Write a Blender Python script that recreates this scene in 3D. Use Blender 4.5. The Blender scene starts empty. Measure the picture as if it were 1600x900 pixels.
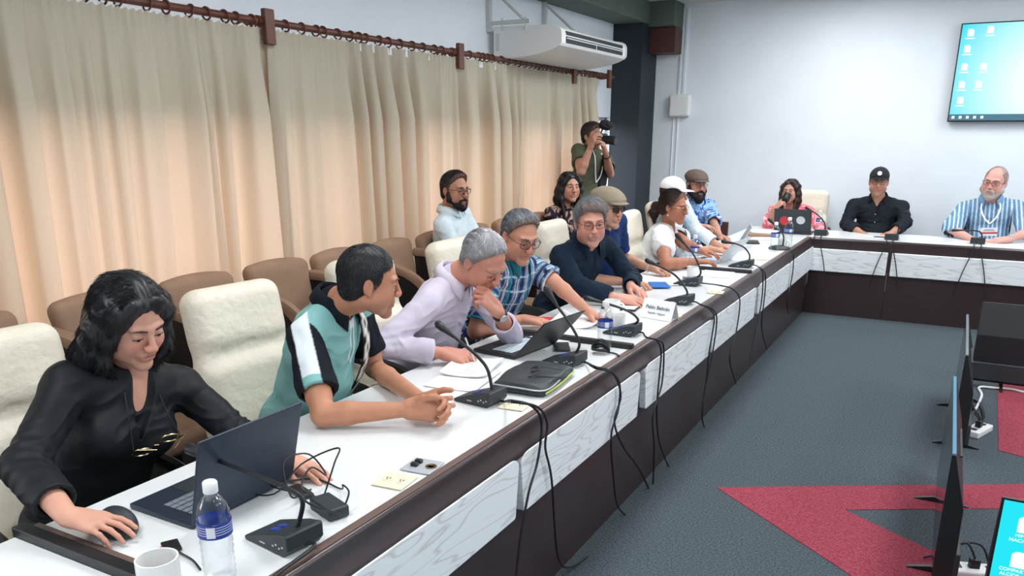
import bpy, bmesh, math, random
import numpy as np
from mathutils import Vector, Matrix
random.seed(4)
C = bpy.context.scene.collection
# ------------------------------------------------------------------ camera
F, PX, PY, H = 1250.0, 800.0, 585.0, 1.72
RC = np.array([[0.87699638, 0.14120339, -0.45928091], [0.4804884, -0.25200441, 0.84001469], [0.00287211, -0.95736899, -0.28885354]])
# columns of RC are the camera's right, down and forward directions in the room
def cray(x, y): return RC @ np.array([(x-PX)/F, (y-PY)/F, 1.0])
def at(px_, py_, **k):
    """where the sight line through a photo point meets the plane x=, y= or z= of the room"""
    (ax, v), = k.items(); i = 'xyz'.index(ax)
    d = cray(px_, py_); o = np.array([0, 0, H]); t = (v-o[i])/d[i]
    return o+t*d
cam = bpy.data.cameras.new('camera'); camo = bpy.data.objects.new('camera', cam); C.objects.link(camo)
cam.sensor_width = 36; cam.lens = 36*F/1600; cam.shift_y = (PY-450)/1600; cam.clip_start = .05
M4 = Matrix.Identity(4)
for r in range(3):
    M4[r][0] = RC[r, 0]; M4[r][1] = -RC[r, 1]; M4[r][2] = -RC[r, 2]
M4[2][3] = H
camo.matrix_world = M4
bpy.context.scene.camera = camo
# ------------------------------------------------------------------ light
sc = bpy.context.scene
sc.view_settings.view_transform = 'Standard'; sc.view_settings.look = 'None'
sc.view_settings.gamma = 1; sc.view_settings.use_curve_mapping = False
sc.view_settings.exposure = 0.22
w = bpy.data.worlds.new('sky'); sc.world = w; w.use_nodes = True
wn = w.node_tree; wt = wn.nodes.new('ShaderNodeTexCoord'); wx = wn.nodes.new('ShaderNodeSeparateXYZ'); wr = wn.nodes.new('ShaderNodeValToRGB')
wn.links.new(wt.outputs['Generated'], wx.inputs[0]); wn.links.new(wx.outputs['Z'], wr.inputs[0]); wn.links.new(wr.outputs[0], wn.nodes['Background'].inputs[0])
wr.color_ramp.elements[0].position = 0.0; wr.color_ramp.elements[0].color = (.10, .10, .09, 1); wr.color_ramp.elements[1].position = .12; wr.color_ramp.elements[1].color = (.93, .96, 1, 1)
wn.nodes['Background'].inputs[1].default_value = 6.0
def lin(c): return tuple(((v/255)/12.92 if v/255 <= .04045 else ((v/255+.055)/1.055)**2.4) for v in c)
def area(name, loc, sx, sy, e, col=(.96, .98, 1)):
    l = bpy.data.lights.new(name, 'AREA'); l.shape = 'RECTANGLE'; l.size = sx; l.size_y = sy; l.energy = e; l.color = col
    o = bpy.data.objects.new(name, l); o.location = loc; C.objects.link(o); return o
for i, (x, y) in enumerate([(-1.6, .3), (-1.6, 3.2), (-1.6, 6.2), (.9, .3), (.9, 3.2), (.9, 6.2), (-1.2, 8.4), (1.2, 8.4), (3, 1.5), (3, 5)]):
    area('ceiling_lamp', (x, y, 3.12), .6, 1.2, 37)
# ------------------------------------------------------------------ materials
def mat(name, col, rough=.6, metal=0, noise=0, nscale=20, bump=0, bscale=60, spec=.5, **kw):
    m = bpy.data.materials.new(name); m.use_nodes = True; nt = m.node_tree; b = nt.nodes['Principled BSDF']
    c = lin(col); b.inputs['Base Color'].default_value = (*c, 1); b.inputs['Roughness'].default_value = rough
    b.inputs['Metallic'].default_value = metal; b.inputs['Specular IOR Level'].default_value = spec
    tc = nt.nodes.new('ShaderNodeTexCoord')
    if noise or kw.get('stretch'):
        n = nt.nodes.new('ShaderNodeTexNoise'); n.inputs['Scale'].default_value = nscale; n.inputs['Detail'].default_value = 6
        mp = nt.nodes.new('ShaderNodeMapping'); mp.inputs['Scale'].default_value = kw.get('stretch', (1, 1, 1))
        nt.links.new(tc.outputs['Object'], mp.inputs[0]); nt.links.new(mp.outputs[0], n.inputs['Vector'])
        r = nt.nodes.new('ShaderNodeValToRGB'); nt.links.new(n.outputs['Fac'], r.inputs[0])
        r.color_ramp.elements[0].position = .3; r.color_ramp.elements[1].position = .7
        r.color_ramp.elements[0].color = (*[v*(1-noise) for v in c], 1); r.color_ramp.elements[1].color = (*[min(1, v*(1+noise)) for v in c], 1)
        nt.links.new(r.outputs[0], b.inputs['Base Color'])
    if bump:
        n2 = nt.nodes.new('ShaderNodeTexNoise'); n2.inputs['Scale'].default_value = bscale; n2.inputs['Detail'].default_value = 5
        nt.links.new(tc.outputs['Object'], n2.inputs['Vector'])
        bp = nt.nodes.new('ShaderNodeBump'); bp.inputs['Strength'].default_value = bump; bp.inputs['Distance'].default_value = kw.get('bdist', .004)
        nt.links.new(n2.outputs['Fac'], bp.inputs['Height']); nt.links.new(bp.outputs[0], b.inputs['Normal'])
    if kw.get('emit'): b.inputs['Emission Color'].default_value = (*c, 1); b.inputs['Emission Strength'].default_value = kw['emit']
    return m
def colmat(name, rough, bump=.2, bscale=400, sss=0, spec=.4, bdist=.001, sheen=0):
    m = mat(name, (200, 200, 200), rough, bump=bump, bscale=bscale, spec=spec, bdist=bdist)
    nt = m.node_tree; b = nt.nodes['Principled BSDF']
    a = nt.nodes.new('ShaderNodeAttribute'); a.attribute_name = 'Col'; nt.links.new(a.outputs['Color'], b.inputs['Base Color'])
    if sss:
        b.inputs['Subsurface Weight'].default_value = sss; b.inputs['Subsurface Scale'].default_value = .01
        b.inputs['Subsurface Radius'].default_value = (1, .35, .2)
    if sheen: b.inputs['Sheen Weight'].default_value = sheen
    return m
M = dict(
    wall=mat('wall_paint', (232, 240, 247), .85, noise=.02, nscale=3, bump=.15, bscale=90),
    ceil=mat('ceiling_paint', (215, 216, 212), .9, noise=.02), column=mat('dark_blue_paint', (28, 37, 47), .55, noise=.08, nscale=6, bump=.2, bscale=30),
    beam=mat('olive_paint', (86, 97, 88), .7, noise=.1, nscale=5, bump=.2, bscale=40),
    white=mat('white_laminate', (228, 231, 232), .28, noise=.01), brown=mat('dark_brown_laminate', (56, 43, 44), .3, noise=.12, nscale=8, stretch=(6, .6, 6)),
    edge=mat('brown_edge', (108, 88, 82), .4, noise=.1, nscale=9, stretch=(6, .5, 6)),
    black=mat('black_plastic', (24, 27, 30), .45, noise=.08, nscale=40), blk2=mat('charcoal_plastic', (44, 50, 54), .5, noise=.06, nscale=30, bump=.1, bscale=300),
    metal=mat('grey_metal', (150, 152, 155), .35, 1), silver=mat('silver_shell', (196, 202, 208), .35, .3), chrome=mat('polished_steel', (205, 205, 208), .15, 1),
    leather=mat('cream_leather', (234, 226, 208), .5, noise=.04, nscale=7, bump=.55, bscale=26, bdist=.012),
    brownchair=mat('brown_upholstery', (150, 120, 98), .8, noise=.08, nscale=12, bump=.3, bscale=200),
    rod=mat('red_brown_wood', (98, 54, 40), .45, noise=.2, nscale=20), cream=mat('cream_plate', (232, 224, 196), .45),
    ac=mat('ac_white_plastic', (232, 234, 234), .4), acdark=mat('ac_slot_black', (22, 26, 28), .5), paintmetal=mat('painted_bracket', (205, 208, 206), .5),
    brownbox=mat('brown_box', (78, 44, 38), .5, noise=.1), paper=mat('paper', (240, 241, 243), .8, noise=.01), ink=mat('ink', (70, 78, 90), .7),
    ceramic=mat('white_ceramic', (240, 240, 238), .15), red=mat('red_plastic', (200, 48, 56), .5), blue_glint=mat('painted_blue_glint', (64, 122, 150), .35), blue=mat('blue_print', (30, 110, 190), .5),
    label=mat('blue_label', (48, 72, 160), .4, noise=.25, nscale=60), labelw=mat('label_white', (235, 238, 245), .5), cap=mat('white_cap', (238, 240, 240), .4),
    keys=mat('keys', (120, 130, 138), .5), keyl=mat('pale_keys', (190, 205, 212), .45), laptop=mat('dark_blue_laptop', (44, 56, 72), .4, .3), navy=mat('dark_denim', (32, 48, 78), .85, noise=.15, nscale=60),
    trou=mat('dark_trousers', (34, 38, 44), .85, noise=.1, nscale=50), shoe=mat('black_shoe', (20, 20, 22), .4), gold=mat('gold_frame', (190, 170, 130), .25, 1),
    redframe=mat('dark_red_frame', (96, 30, 34), .35), yellow=mat('yellow_green_trim', (190, 205, 90), .5), tan=mat('tan_leather', (160, 100, 70), .5), orange=mat('pale_orange', (240, 205, 175), .6),
    skin=colmat('skin', .5, .15, 300, sss=.08, spec=.35), cloth=colmat('cloth', .85, .25, 350, spec=.2), sheer=colmat('smooth_cloth', .6, .12, 200, spec=.3),
    hair=colmat('hair', .38, .5, 500, spec=.5), felt=mat('cap_tweed', (150, 138, 118), .95, noise=.15, nscale=200, bump=.3, bscale=300),
    felt2=mat('brown_tweed', (104, 88, 80), .95, noise=.2, nscale=200, bump=.3, bscale=300), whitecloth=mat('white_cotton', (238, 240, 242), .8, bump=.2, bscale=200),
    blackcloth=mat('black_cotton', (28, 28, 34), .85, bump=.2, bscale=200), eye=mat('eye_white', (188, 176, 168), .3), iris=mat('dark_iris', (30, 20, 16), .15), screenoff=mat('dark_glass_screen', (14, 26, 44), .12),
)
def glassmat(name, col=(1, 1, 1), rough=.02, ior=1.33, mixt=.75):
    m = bpy.data.materials.new(name); m.use_nodes = True; nt = m.node_tree; nt.nodes.clear()
    o = nt.nodes.new('ShaderNodeOutputMaterial'); mx = nt.nodes.new('ShaderNodeMixShader'); t = nt.nodes.new('ShaderNodeBsdfTransparent'); g = nt.nodes.new('ShaderNodeBsdfGlossy')
    t.inputs[0].default_value = (*col, 1); g.inputs['Roughness'].default_value = rough
    lw = nt.nodes.new('ShaderNodeLayerWeight'); lw.inputs[0].default_value = mixt; fr = nt.nodes.new('ShaderNodeMath'); fr.operation = 'MULTIPLY'; fr.inputs[1].default_value = .45; nt.links.new(lw.outputs['Facing'], fr.inputs[0])
    nt.links.new(fr.outputs[0], mx.inputs[0]); nt.links.new(t.outputs[0], mx.inputs[1]); nt.links.new(g.outputs[0], mx.inputs[2]); nt.links.new(mx.outputs[0], o.inputs[0])
    return m
M['bottle'] = glassmat('clear_bottle', (.96, .98, .99), .06, mixt=.42); M['lens'] = glassmat('spectacle_lens', (.9, .9, .92), .03, mixt=.12)
M['darklens'] = glassmat('tinted_lens', (.35, .3, .32), .03, mixt=.15); M['pane'] = glassmat('window_glass', (.97, .98, 1), .01, mixt=.05)
def curtain_mat():
    m = bpy.data.materials.new('curtain_fabric'); m.use_nodes = True; nt = m.node_tree; nt.nodes.clear()
    o = nt.nodes.new('ShaderNodeOutputMaterial'); mx = nt.nodes.new('ShaderNodeMixShader'); d = nt.nodes.new('ShaderNodeBsdfDiffuse'); t = nt.nodes.new('ShaderNodeBsdfTranslucent')
    tc = nt.nodes.new('ShaderNodeTexCoord'); n = nt.nodes.new('ShaderNodeTexNoise'); n.inputs['Scale'].default_value = 350
    r = nt.nodes.new('ShaderNodeValToRGB'); r.color_ramp.elements[0].color = (*lin((172, 173, 156)), 1); r.color_ramp.elements[1].color = (*lin((204, 203, 186)), 1)
    nt.links.new(tc.outputs['Object'], n.inputs['Vector']); nt.links.new(n.outputs['Fac'], r.inputs[0]); nt.links.new(r.outputs[0], d.inputs[0])
    t.inputs[0].default_value = (*lin((255, 197, 162)), 1); mx.inputs[0].default_value = .22
    nt.links.new(d.outputs[0], mx.inputs[1]); nt.links.new(t.outputs[0], mx.inputs[2]); nt.links.new(mx.outputs[0], o.inputs[0])
    return m
M['curtain'] = curtain_mat()
def wood_mat():
    m = mat('whitewashed_wood', (214, 220, 224), .5); nt = m.node_tree; b = nt.nodes['Principled BSDF']
    tc = nt.nodes.new('ShaderNodeTexCoord'); mp = nt.nodes.new('ShaderNodeMapping'); mp.inputs['Scale'].default_value = (1, .55, 4.5)
    wv = nt.nodes.new('ShaderNodeTexNoise'); wv.inputs['Scale'].default_value = 1.6; wv.inputs['Detail'].default_value = 2; wv.inputs['Distortion'].default_value = .4
    mu = nt.nodes.new('ShaderNodeMath'); mu.operation = 'MULTIPLY'; mu.inputs[1].default_value = 34
    fr = nt.nodes.new('ShaderNodeMath'); fr.operation = 'PINGPONG'; fr.inputs[1].default_value = 1
    r = nt.nodes.new('ShaderNodeValToRGB'); r.color_ramp.elements[0].color = (*lin((208, 209, 208)), 1); r.color_ramp.elements[1].color = (*lin((236, 241, 244)), 1)
    r.color_ramp.elements[0].position = -0.0; r.color_ramp.elements[1].position = .32
    nt.links.new(tc.outputs['Object'], mp.inputs[0]); nt.links.new(mp.outputs[0], wv.inputs['Vector']); nt.links.new(wv.outputs['Fac'], mu.inputs[0])
    nt.links.new(mu.outputs[0], fr.inputs[0]); nt.links.new(fr.outputs[0], r.inputs[0]); nt.links.new(r.outputs[0], b.inputs['Base Color'])
    return m
M['wood'] = wood_mat()
def carpet_mat(name, a, b_):
    m = mat(name, a, .95, bump=.8, bscale=260, bdist=.006, spec=.1); nt = m.node_tree; b = nt.nodes['Principled BSDF']
    tc = nt.nodes.new('ShaderNodeTexCoord'); n = nt.nodes.new('ShaderNodeTexNoise'); n.inputs['Scale'].default_value = 110; n.inputs['Detail'].default_value = 5; n.inputs['Roughness'].default_value = .8
    r = nt.nodes.new('ShaderNodeValToRGB'); r.color_ramp.elements[0].position = .38; r.color_ramp.elements[1].position = .66
    r.color_ramp.elements[0].color = (*lin(a), 1); r.color_ramp.elements[1].color = (*lin(b_), 1)
    nt.links.new(tc.outputs['Object'], n.inputs['Vector']); nt.links.new(n.outputs['Fac'], r.inputs[0]); nt.links.new(r.outputs[0], b.inputs['Base Color'])
    return m
M['carpet'] = carpet_mat('grey_carpet', (54, 64, 70), (106, 116, 122)); M['redcarpet'] = carpet_mat('red_carpet', (132, 50, 66), (184, 92, 106))
def emis(name, col, s, grad=None):
    m = bpy.data.materials.new(name); m.use_nodes = True; nt = m.node_tree; b = nt.nodes['Principled BSDF']
    b.inputs['Base Color'].default_value = (.01, .01, .01, 1); b.inputs['Emission Strength'].default_value = s; b.inputs['Emission Color'].default_value = (*lin(col), 1)
    if grad:
        tc = nt.nodes.new('ShaderNodeTexCoord'); g = nt.nodes.new('ShaderNodeTexGradient'); g.gradient_type = 'SPHERICAL'; mp = nt.nodes.new('ShaderNodeMapping')
        mp.inputs['Location'].default_value = grad[0]; mp.inputs['Scale'].default_value = grad[1]
        r = nt.nodes.new('ShaderNodeValToRGB'); r.color_ramp.elements[0].color = (*lin(col), 1); r.color_ramp.elements[1].color = (*lin(grad[2]), 1); r.color_ramp.elements[1].position = .7
        nt.links.new(tc.outputs['Object'], mp.inputs[0]); nt.links.new(mp.outputs[0], g.inputs[0]); nt.links.new(g.outputs[0], r.inputs[0]); nt.links.new(r.outputs[0], b.inputs['Emission Color'])
    return m
M['tv'] = emis('lit_screen', (0, 208, 228), 1.0, ((-.62, 0, .12), (.95, .95, .95), (225, 252, 250))); M['screen'] = emis('cyan_screen', (20, 216, 232), 1.0)
M['icon'] = emis('icon_white', (245, 252, 252), 1.0); M['bar'] = emis('taskbar', (60, 110, 130), 1.0)
# ------------------------------------------------------------------ mesh helpers
class MB:
    def __init__(s): s.v = []; s.f = []; s.mi = []; s.cur = 0
    def add(s, vs, fs):
        o = len(s.v); s.v += [tuple(map(float, p)) for p in vs]; s.f += [tuple(o+i for i in f) for f in fs]; s.mi += [s.cur]*len(fs); return s
    def box(s, c, d, R=None):
        P = np.array([(x, y, z) for x in (-.5, .5) for y in (-.5, .5) for z in (-.5, .5)])*np.array(d)
        if R is not None: P = P @ np.array(R).T
        return s.add(P+np.array(c), [(0, 1, 3, 2), (4, 6, 7, 5), (0, 4, 5, 1), (2, 3, 7, 6), (0, 2, 6, 4), (1, 5, 7, 3)])
    def box2(s, a, b): a = np.array(a, float); b = np.array(b, float); return s.box((a+b)/2, abs(b-a))
    def prism(s, poly, ax, a, b):
        """poly in the plane perpendicular to axis ax, extruded from a to b"""
        n = len(poly); vs = []
        for h in (a, b):
            for p in poly:
                q = list(p); q.insert(ax, h); vs.append(q)
        fs = [tuple(range(n))[::-1], tuple(range(n, 2*n))]+[(i, (i+1) % n, n+(i+1) % n, n+i) for i in range(n)]
        return s.add(vs, fs)
    def tube(s, pts, r, n=8, close=False, flat=None):
        pts = [np.array(p, float) for p in pts]; m = len(pts); rr = r if hasattr(r, '__len__') else [r]*m
        T = [pts[(i+1) % m if close else min(i+1, m-1)]-pts[(i-1) % m if close else max(i-1, 0)] for i in range(m)]
        T = [t/(np.linalg.norm(t)+1e-9) for t in T]
        u = np.cross(T[0], (0, 0, 1.)); 
        if np.linalg.norm(u) < .1: u = np.cross(T[0], (1., 0, 0))
        vs = []
        for i in range(m):
            u = u-T[i]*np.dot(u, T[i]); u /= np.linalg.norm(u)+1e-9; w_ = np.cross(T[i], u)
            for k in range(n):
                a = 2*math.pi*k/n; fl = flat if flat else 1
                vs.append(pts[i]+rr[i]*(math.cos(a)*u+math.sin(a)*w_*fl))
        fs = []
        for i in range(m if close else m-1):
            j = (i+1) % m
            for k in range(n): fs.append((i*n+k, i*n+(k+1) % n, j*n+(k+1) % n, j*n+k))
        if not close: fs += [tuple(range(n))[::-1], tuple(range((m-1)*n, m*n))]
        return s.add(vs, fs)
    def lathe(s, prof, c=(0, 0, 0), n=24, R=None, caps=True):
        vs = []
        for (r, z) in prof:
            for k in range(n):
                a = 2*math.pi*k/n; vs.append((r*math.cos(a), r*math.sin(a), z))
        vs = np.array(vs)
        if R is not None: vs = vs @ np.array(R).T
        fs = [(i*n+k, i*n+(k+1) % n, (i+1)*n+(k+1) % n, (i+1)*n+k) for i in range(len(prof)-1) for k in range(n)]
        if caps: fs += [tuple(range(n))[::-1], tuple(range((len(prof)-1)*n, len(prof)*n))]
        return s.add(vs+np.array(c), fs)
    def build(s, name, m, parent=None, bevel=0, smooth=False, seg=2):
        me = bpy.data.meshes.new(name); me.from_pydata(s.v, [], s.f); me.update()
        for mm in (m if isinstance(m, (list, tuple)) else [m]): me.materials.append(mm)
        if isinstance(m, (list, tuple)): me.polygons.foreach_set('material_index', s.mi)
        bm = bmesh.new(); bm.from_mesh(me); bmesh.ops.recalc_face_normals(bm, faces=bm.faces); bm.to_mesh(me); bm.free()
        o = bpy.data.objects.new(name, me); C.objects.link(o)
        if parent is not None: o.parent = parent
        if smooth:
            for p in me.polygons: p.use_smooth = True
            try: me.set_sharp_from_angle(angle=math.radians(38))
            except Exception: pass
        if bevel:
            b = o.modifiers.new('bevel', 'BEVEL'); b.width = bevel; b.segments = seg; b.limit_method = 'ANGLE'; b.angle_limit = math.radians(40)
        return o
def thing(name, label, cat, loc=(0, 0, 0), rz=0, group=None):
    o = bpy.data.objects.new(name, None); C.objects.link(o); o.location = tuple(map(float, loc)); o.rotation_euler = (0, 0, rz); o.empty_display_size = .05
    o['label'] = label; o['category'] = cat
    if group: o['group'] = group
    return o
def tag(o, label, cat, group=None):
    o['label'] = label; o['category'] = cat
    if group: o['group'] = group
    return o
def struct(o): o['kind'] = 'structure'; return o
def dup(root, loc, rz, label, group=None):
    r = root.copy(); C.objects.link(r); r.location = tuple(map(float, loc)); r.rotation_euler = (0, 0, rz); r['label'] = label
    if group: r['group'] = group
    for ch in list(root.children):
        c = ch.copy(); C.objects.link(c); c.parent = r
        for g in list(ch.children):
            d = g.copy(); C.objects.link(d); d.parent = c
    return r
def text(name, s, size, m, parent, loc, rot, ext=.0006):
    cu = bpy.data.curves.new(name, 'FONT'); cu.body = s; cu.size = size; cu.extrude = ext; cu.align_x = 'CENTER'; cu.align_y = 'CENTER'; cu.materials.append(m)
    t = bpy.data.objects.new('tmp', cu); C.objects.link(t); bpy.context.view_layer.update()
    me = bpy.data.meshes.new_from_object(t.evaluated_get(bpy.context.evaluated_depsgraph_get())); bpy.data.objects.remove(t)
    o = bpy.data.objects.new(name, me); C.objects.link(o); o.parent = parent; o.location = loc; o.rotation_euler = rot
    return o
def smoothpts(P, n=6):
    P = [np.array(p, float) for p in P]; out = []
    for i in range(len(P)-1):
        a = P[max(i-1, 0)]; b = P[i]; c = P[i+1]; d = P[min(i+2, len(P)-1)]
        for k in range(n):
            t = k/n; out.append(.5*((2*b)+(-a+c)*t+(2*a-5*b+4*c-d)*t*t+(-a+3*b-3*c+d)*t**3))
    out.append(P[-1]); return out
# ------------------------------------------------------------------ soft solid shapes (distance fields turned into meshes)
f32 = np.float32
def V(*a): return np.array(a, float)
def nrm(v): v = np.array(v, float); return v/(np.linalg.norm(v)+1e-12)
def lerp(a, b, t): return np.array(a, float)*(1-t)+np.array(b, float)*t
def frac(a): return a-np.floor(a)
def vnoise(P):
    i = np.floor(P); f = P-i; f = f*f*(3-2*f); r = 0
    for dx in (0, 1):
        for dy in (0, 1):
            for dz in (0, 1):
                h = frac(np.sin((i[:, 0]+dx)*127.1+(i[:, 1]+dy)*311.7+(i[:, 2]+dz)*74.7)*43758.5453)
                r = r+h*(f[:, 0] if dx else 1-f[:, 0])*(f[:, 1] if dy else 1-f[:, 1])*(f[:, 2] if dz else 1-f[:, 2])
    return r*2-1
class Solid:
    def __init__(s): s.ops = []
    def cap(s, a, b, ra, rb=None, k=.02, sub=0):
        s.ops.append(('c', np.array(a, float), np.array(b, float), ra, ra if rb is None else rb, k, sub)); return s
    def ell(s, c, r, R=None, k=.02, sub=0):
        s.ops.append(('e', np.array(c, float), np.array(r, float), np.eye(3) if R is None else np.array(R), 0, k, sub)); return s
    def box(s, c, h, rad, R=None, k=.01, sub=0):
        s.ops.append(('b', np.array(c, float), np.array(h, float), np.eye(3) if R is None else np.array(R), rad, k, sub)); return s
    def cut(s, c, n, rad):      # removes the half ball of radius rad on the side n points to
        s.ops.append(('h', np.array(c, float), nrm(n), rad, 0, .004, 1)); return s
    def chain(s, pts, rs, k=.02, sub=0):
        for i in range(len(pts)-1): s.cap(pts[i], pts[i+1], rs[i], rs[i+1], k, sub)
        return s
    def bounds(s, o):
        if o[0] == 'c': return np.minimum(o[1]-o[3], o[2]-o[4]), np.maximum(o[1]+o[3], o[2]+o[4])
        if o[0] == 'h': return o[1]-o[3], o[1]+o[3]
        e = np.abs(o[3]) @ (o[2]+(o[4] if o[0] == 'b' else 0)); return o[1]-e, o[1]+e
    def mesh(s, vox, smooth=1):
        B = [s.bounds(o) for o in s.ops if not o[6]]
        lo = np.min([b[0] for b in B], 0)-3*vox-.01; hi = np.max([b[1] for b in B], 0)+3*vox+.01
        N = np.ceil((hi-lo)/vox).astype(int)+1
        G = np.full(N, 1., f32); ax = [(lo[i]+vox*np.arange(N[i])).astype(f32) for i in range(3)]
        for o in s.ops:
            b0, b1 = s.bounds(o); mg = o[5]+2*vox
            i0 = np.clip(np.floor((b0-mg-lo)/vox).astype(int), 0, N); i1 = np.clip(np.ceil((b1+mg-lo)/vox).astype(int)+1, 0, N)
            if (i1 <= i0).any(): continue
            sl = tuple(slice(i0[i], i1[i]) for i in range(3))
            X = ax[0][sl[0]][:, None, None]; Y = ax[1][sl[1]][None, :, None]; Z = ax[2][sl[2]][None, None, :]
            if o[0] == 'c':
                a, b = o[1], o[2]; ba = b-a; L = float(ba @ ba)+1e-12
                x, y, z = X-f32(a[0]), Y-f32(a[1]), Z-f32(a[2])
                t = np.clip((x*f32(ba[0])+y*f32(ba[1])+z*f32(ba[2]))/f32(L), 0, 1)
                D = np.sqrt((x-t*f32(ba[0]))**2+(y-t*f32(ba[1]))**2+(z-t*f32(ba[2]))**2)-(f32(o[3])+t*f32(o[4]-o[3]))
            else:
                c = o[1]; x, y, z = X-f32(c[0]), Y-f32(c[1]), Z-f32(c[2])
                if o[0] == 'h':
                    n = o[2]; D = np.maximum(-(x*f32(n[0])+y*f32(n[1])+z*f32(n[2])), np.sqrt(x*x+y*y+z*z)-f32(o[3]))
                else:
                    R = o[3]; q = [x*f32(R[0, i])+y*f32(R[1, i])+z*f32(R[2, i]) for i in range(3)]
                    if o[0] == 'e':
                        r = o[2]; k0 = np.sqrt(sum((q[i]/f32(r[i]))**2 for i in range(3))); k1 = np.sqrt(sum((q[i]/f32(r[i]**2))**2 for i in range(3)))+f32(1e-9)
                        D = k0*(k0-1)/k1
                    else:
                        q = [np.abs(q[i])-f32(max(o[2][i]-0, 0)) for i in range(3)]
                        D = np.sqrt(sum(np.maximum(qq, 0)**2 for qq in q))+np.minimum(np.maximum(q[0], np.maximum(q[1], q[2])), 0)-f32(o[4])
            g = G[sl]; k = f32(max(o[5], 1e-4))
            if o[6]:
                D = -D; h = np.maximum(k-np.abs(g-D), 0)/k; G[sl] = np.maximum(g, D)+h*h*k*f32(.25)
            else:
                h = np.maximum(k-np.abs(g-D), 0)/k; G[sl] = np.minimum(g, D)-h*h*k*f32(.25)
        S = (G < 0); c = np.zeros(N-1, np.uint8)
        for dx in (0, 1):
            for dy in (0, 1):
                for dz in (0, 1): c += S[dx:N[0]-1+dx, dy:N[1]-1+dy, dz:N[2]-1+dz]
        idx = np.argwhere((c > 0) & (c < 8))
        if not len(idx): return np.zeros((0, 3)), np.zeros((0, 4), int)
        val = {}
        for dx in (0, 1):
            for dy in (0, 1):
                for dz in (0, 1): val[dx, dy, dz] = G[idx[:, 0]+dx, idx[:, 1]+dy, idx[:, 2]+dz].astype(float)
        acc = np.zeros((len(idx), 3)); cnt = np.zeros(len(idx))
        for p in val:
            for a in range(3):
                if p[a]: continue
                q = list(p); q[a] = 1; q = tuple(q); va, vb = val[p], val[q]; m = (va < 0) != (vb < 0)
                t = np.where(m, va/np.where(m, va-vb, 1), 0); pt = np.tile(np.array(p, float), (len(idx), 1)); pt[:, a] += t
                acc[m] += pt[m]; cnt[m] += 1
        vs = lo+vox*(idx+acc/cnt[:, None])
        ID = np.full(N-1, -1, np.int32); ID[idx[:, 0], idx[:, 1], idx[:, 2]] = np.arange(len(idx))
        Fs = []
        for a in range(3):
            b, d = [(1, 2), (2, 0), (0, 1)][a]
            A = [slice(None)]*3; Bs = [slice(None)]*3; A[a] = slice(0, -1); Bs[a] = slice(1, None)
            e = np.argwhere(S[tuple(A)] != S[tuple(Bs)]); e = e[(e[:, b] > 0) & (e[:, d] > 0) & (e[:, b] < N[b]-1) & (e[:, d] < N[d]-1)]
            sg = S[e[:, 0], e[:, 1], e[:, 2]]
            def cell(db, dd):
                q = e.copy(); q[:, b] += db; q[:, d] += dd; return ID[q[:, 0], q[:, 1], q[:, 2]]
            Q = np.stack([cell(-1, -1), cell(0, -1), cell(0, 0), cell(-1, 0)], 1)
            Q[~sg] = Q[~sg][:, ::-1]; Fs.append(Q[(Q >= 0).all(1)])
        Fq = np.concatenate(Fs)
        for _ in range(smooth):
            n = len(vs); S2 = np.zeros((n, 3)); c2 = np.zeros(n)
            for i, j in ((0, 1), (1, 2), (2, 3), (3, 0)):
                for p, q in ((i, j), (j, i)):
                    for kx in range(3): S2[:, kx] += np.bincount(Fq[:, p], vs[Fq[:, q], kx], n)
                    c2 += np.bincount(Fq[:, p], minlength=n)
            vs = vs*.5+.5*S2/np.maximum(c2, 1)[:, None]
        return vs, Fq
def normals(vs, F_):
    n = np.cross(vs[F_[:, 2]]-vs[F_[:, 0]], vs[F_[:, 3]]-vs[F_[:, 1]]); out = np.zeros_like(vs)
    for i in range(4):
        for k in range(3): out[:, k] += np.bincount(F_[:, i], n[:, k], len(vs))
    return out/(np.linalg.norm(out, axis=1)[:, None]+1e-12)
def npmesh(name, vs, F_, m, parent=None, col=None, org=None):
    me = bpy.data.meshes.new(name); vs = np.asarray(vs, float)
    if org is not None: vs = vs-org
    me.vertices.add(len(vs)); me.vertices.foreach_set('co', vs.astype(f32).ravel()); k = F_.shape[1]
    me.loops.add(len(F_)*k); me.loops.foreach_set('vertex_index', F_.astype(np.int32).ravel()); me.polygons.add(len(F_))
    me.polygons.foreach_set('loop_start', np.arange(0, len(F_)*k, k, dtype=np.int32)); me.polygons.foreach_set('loop_total', np.full(len(F_), k, np.int32))
    me.polygons.foreach_set('use_smooth', np.ones(len(F_), bool)); me.update(calc_edges=True); me.validate()
    if col is not None and len(me.vertices) == len(vs):
        a = me.color_attributes.new('Col', 'FLOAT_COLOR', 'POINT'); cc = np.ones((len(vs), 4), f32); cc[:, :3] = col; a.data.foreach_set('color', cc.ravel())
    me.materials.append(m); o = bpy.data.objects.new(name, me); C.objects.link(o)
    if parent is not None: o.parent = parent
    return o
def rgb(*c): return np.array(lin(c))
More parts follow.
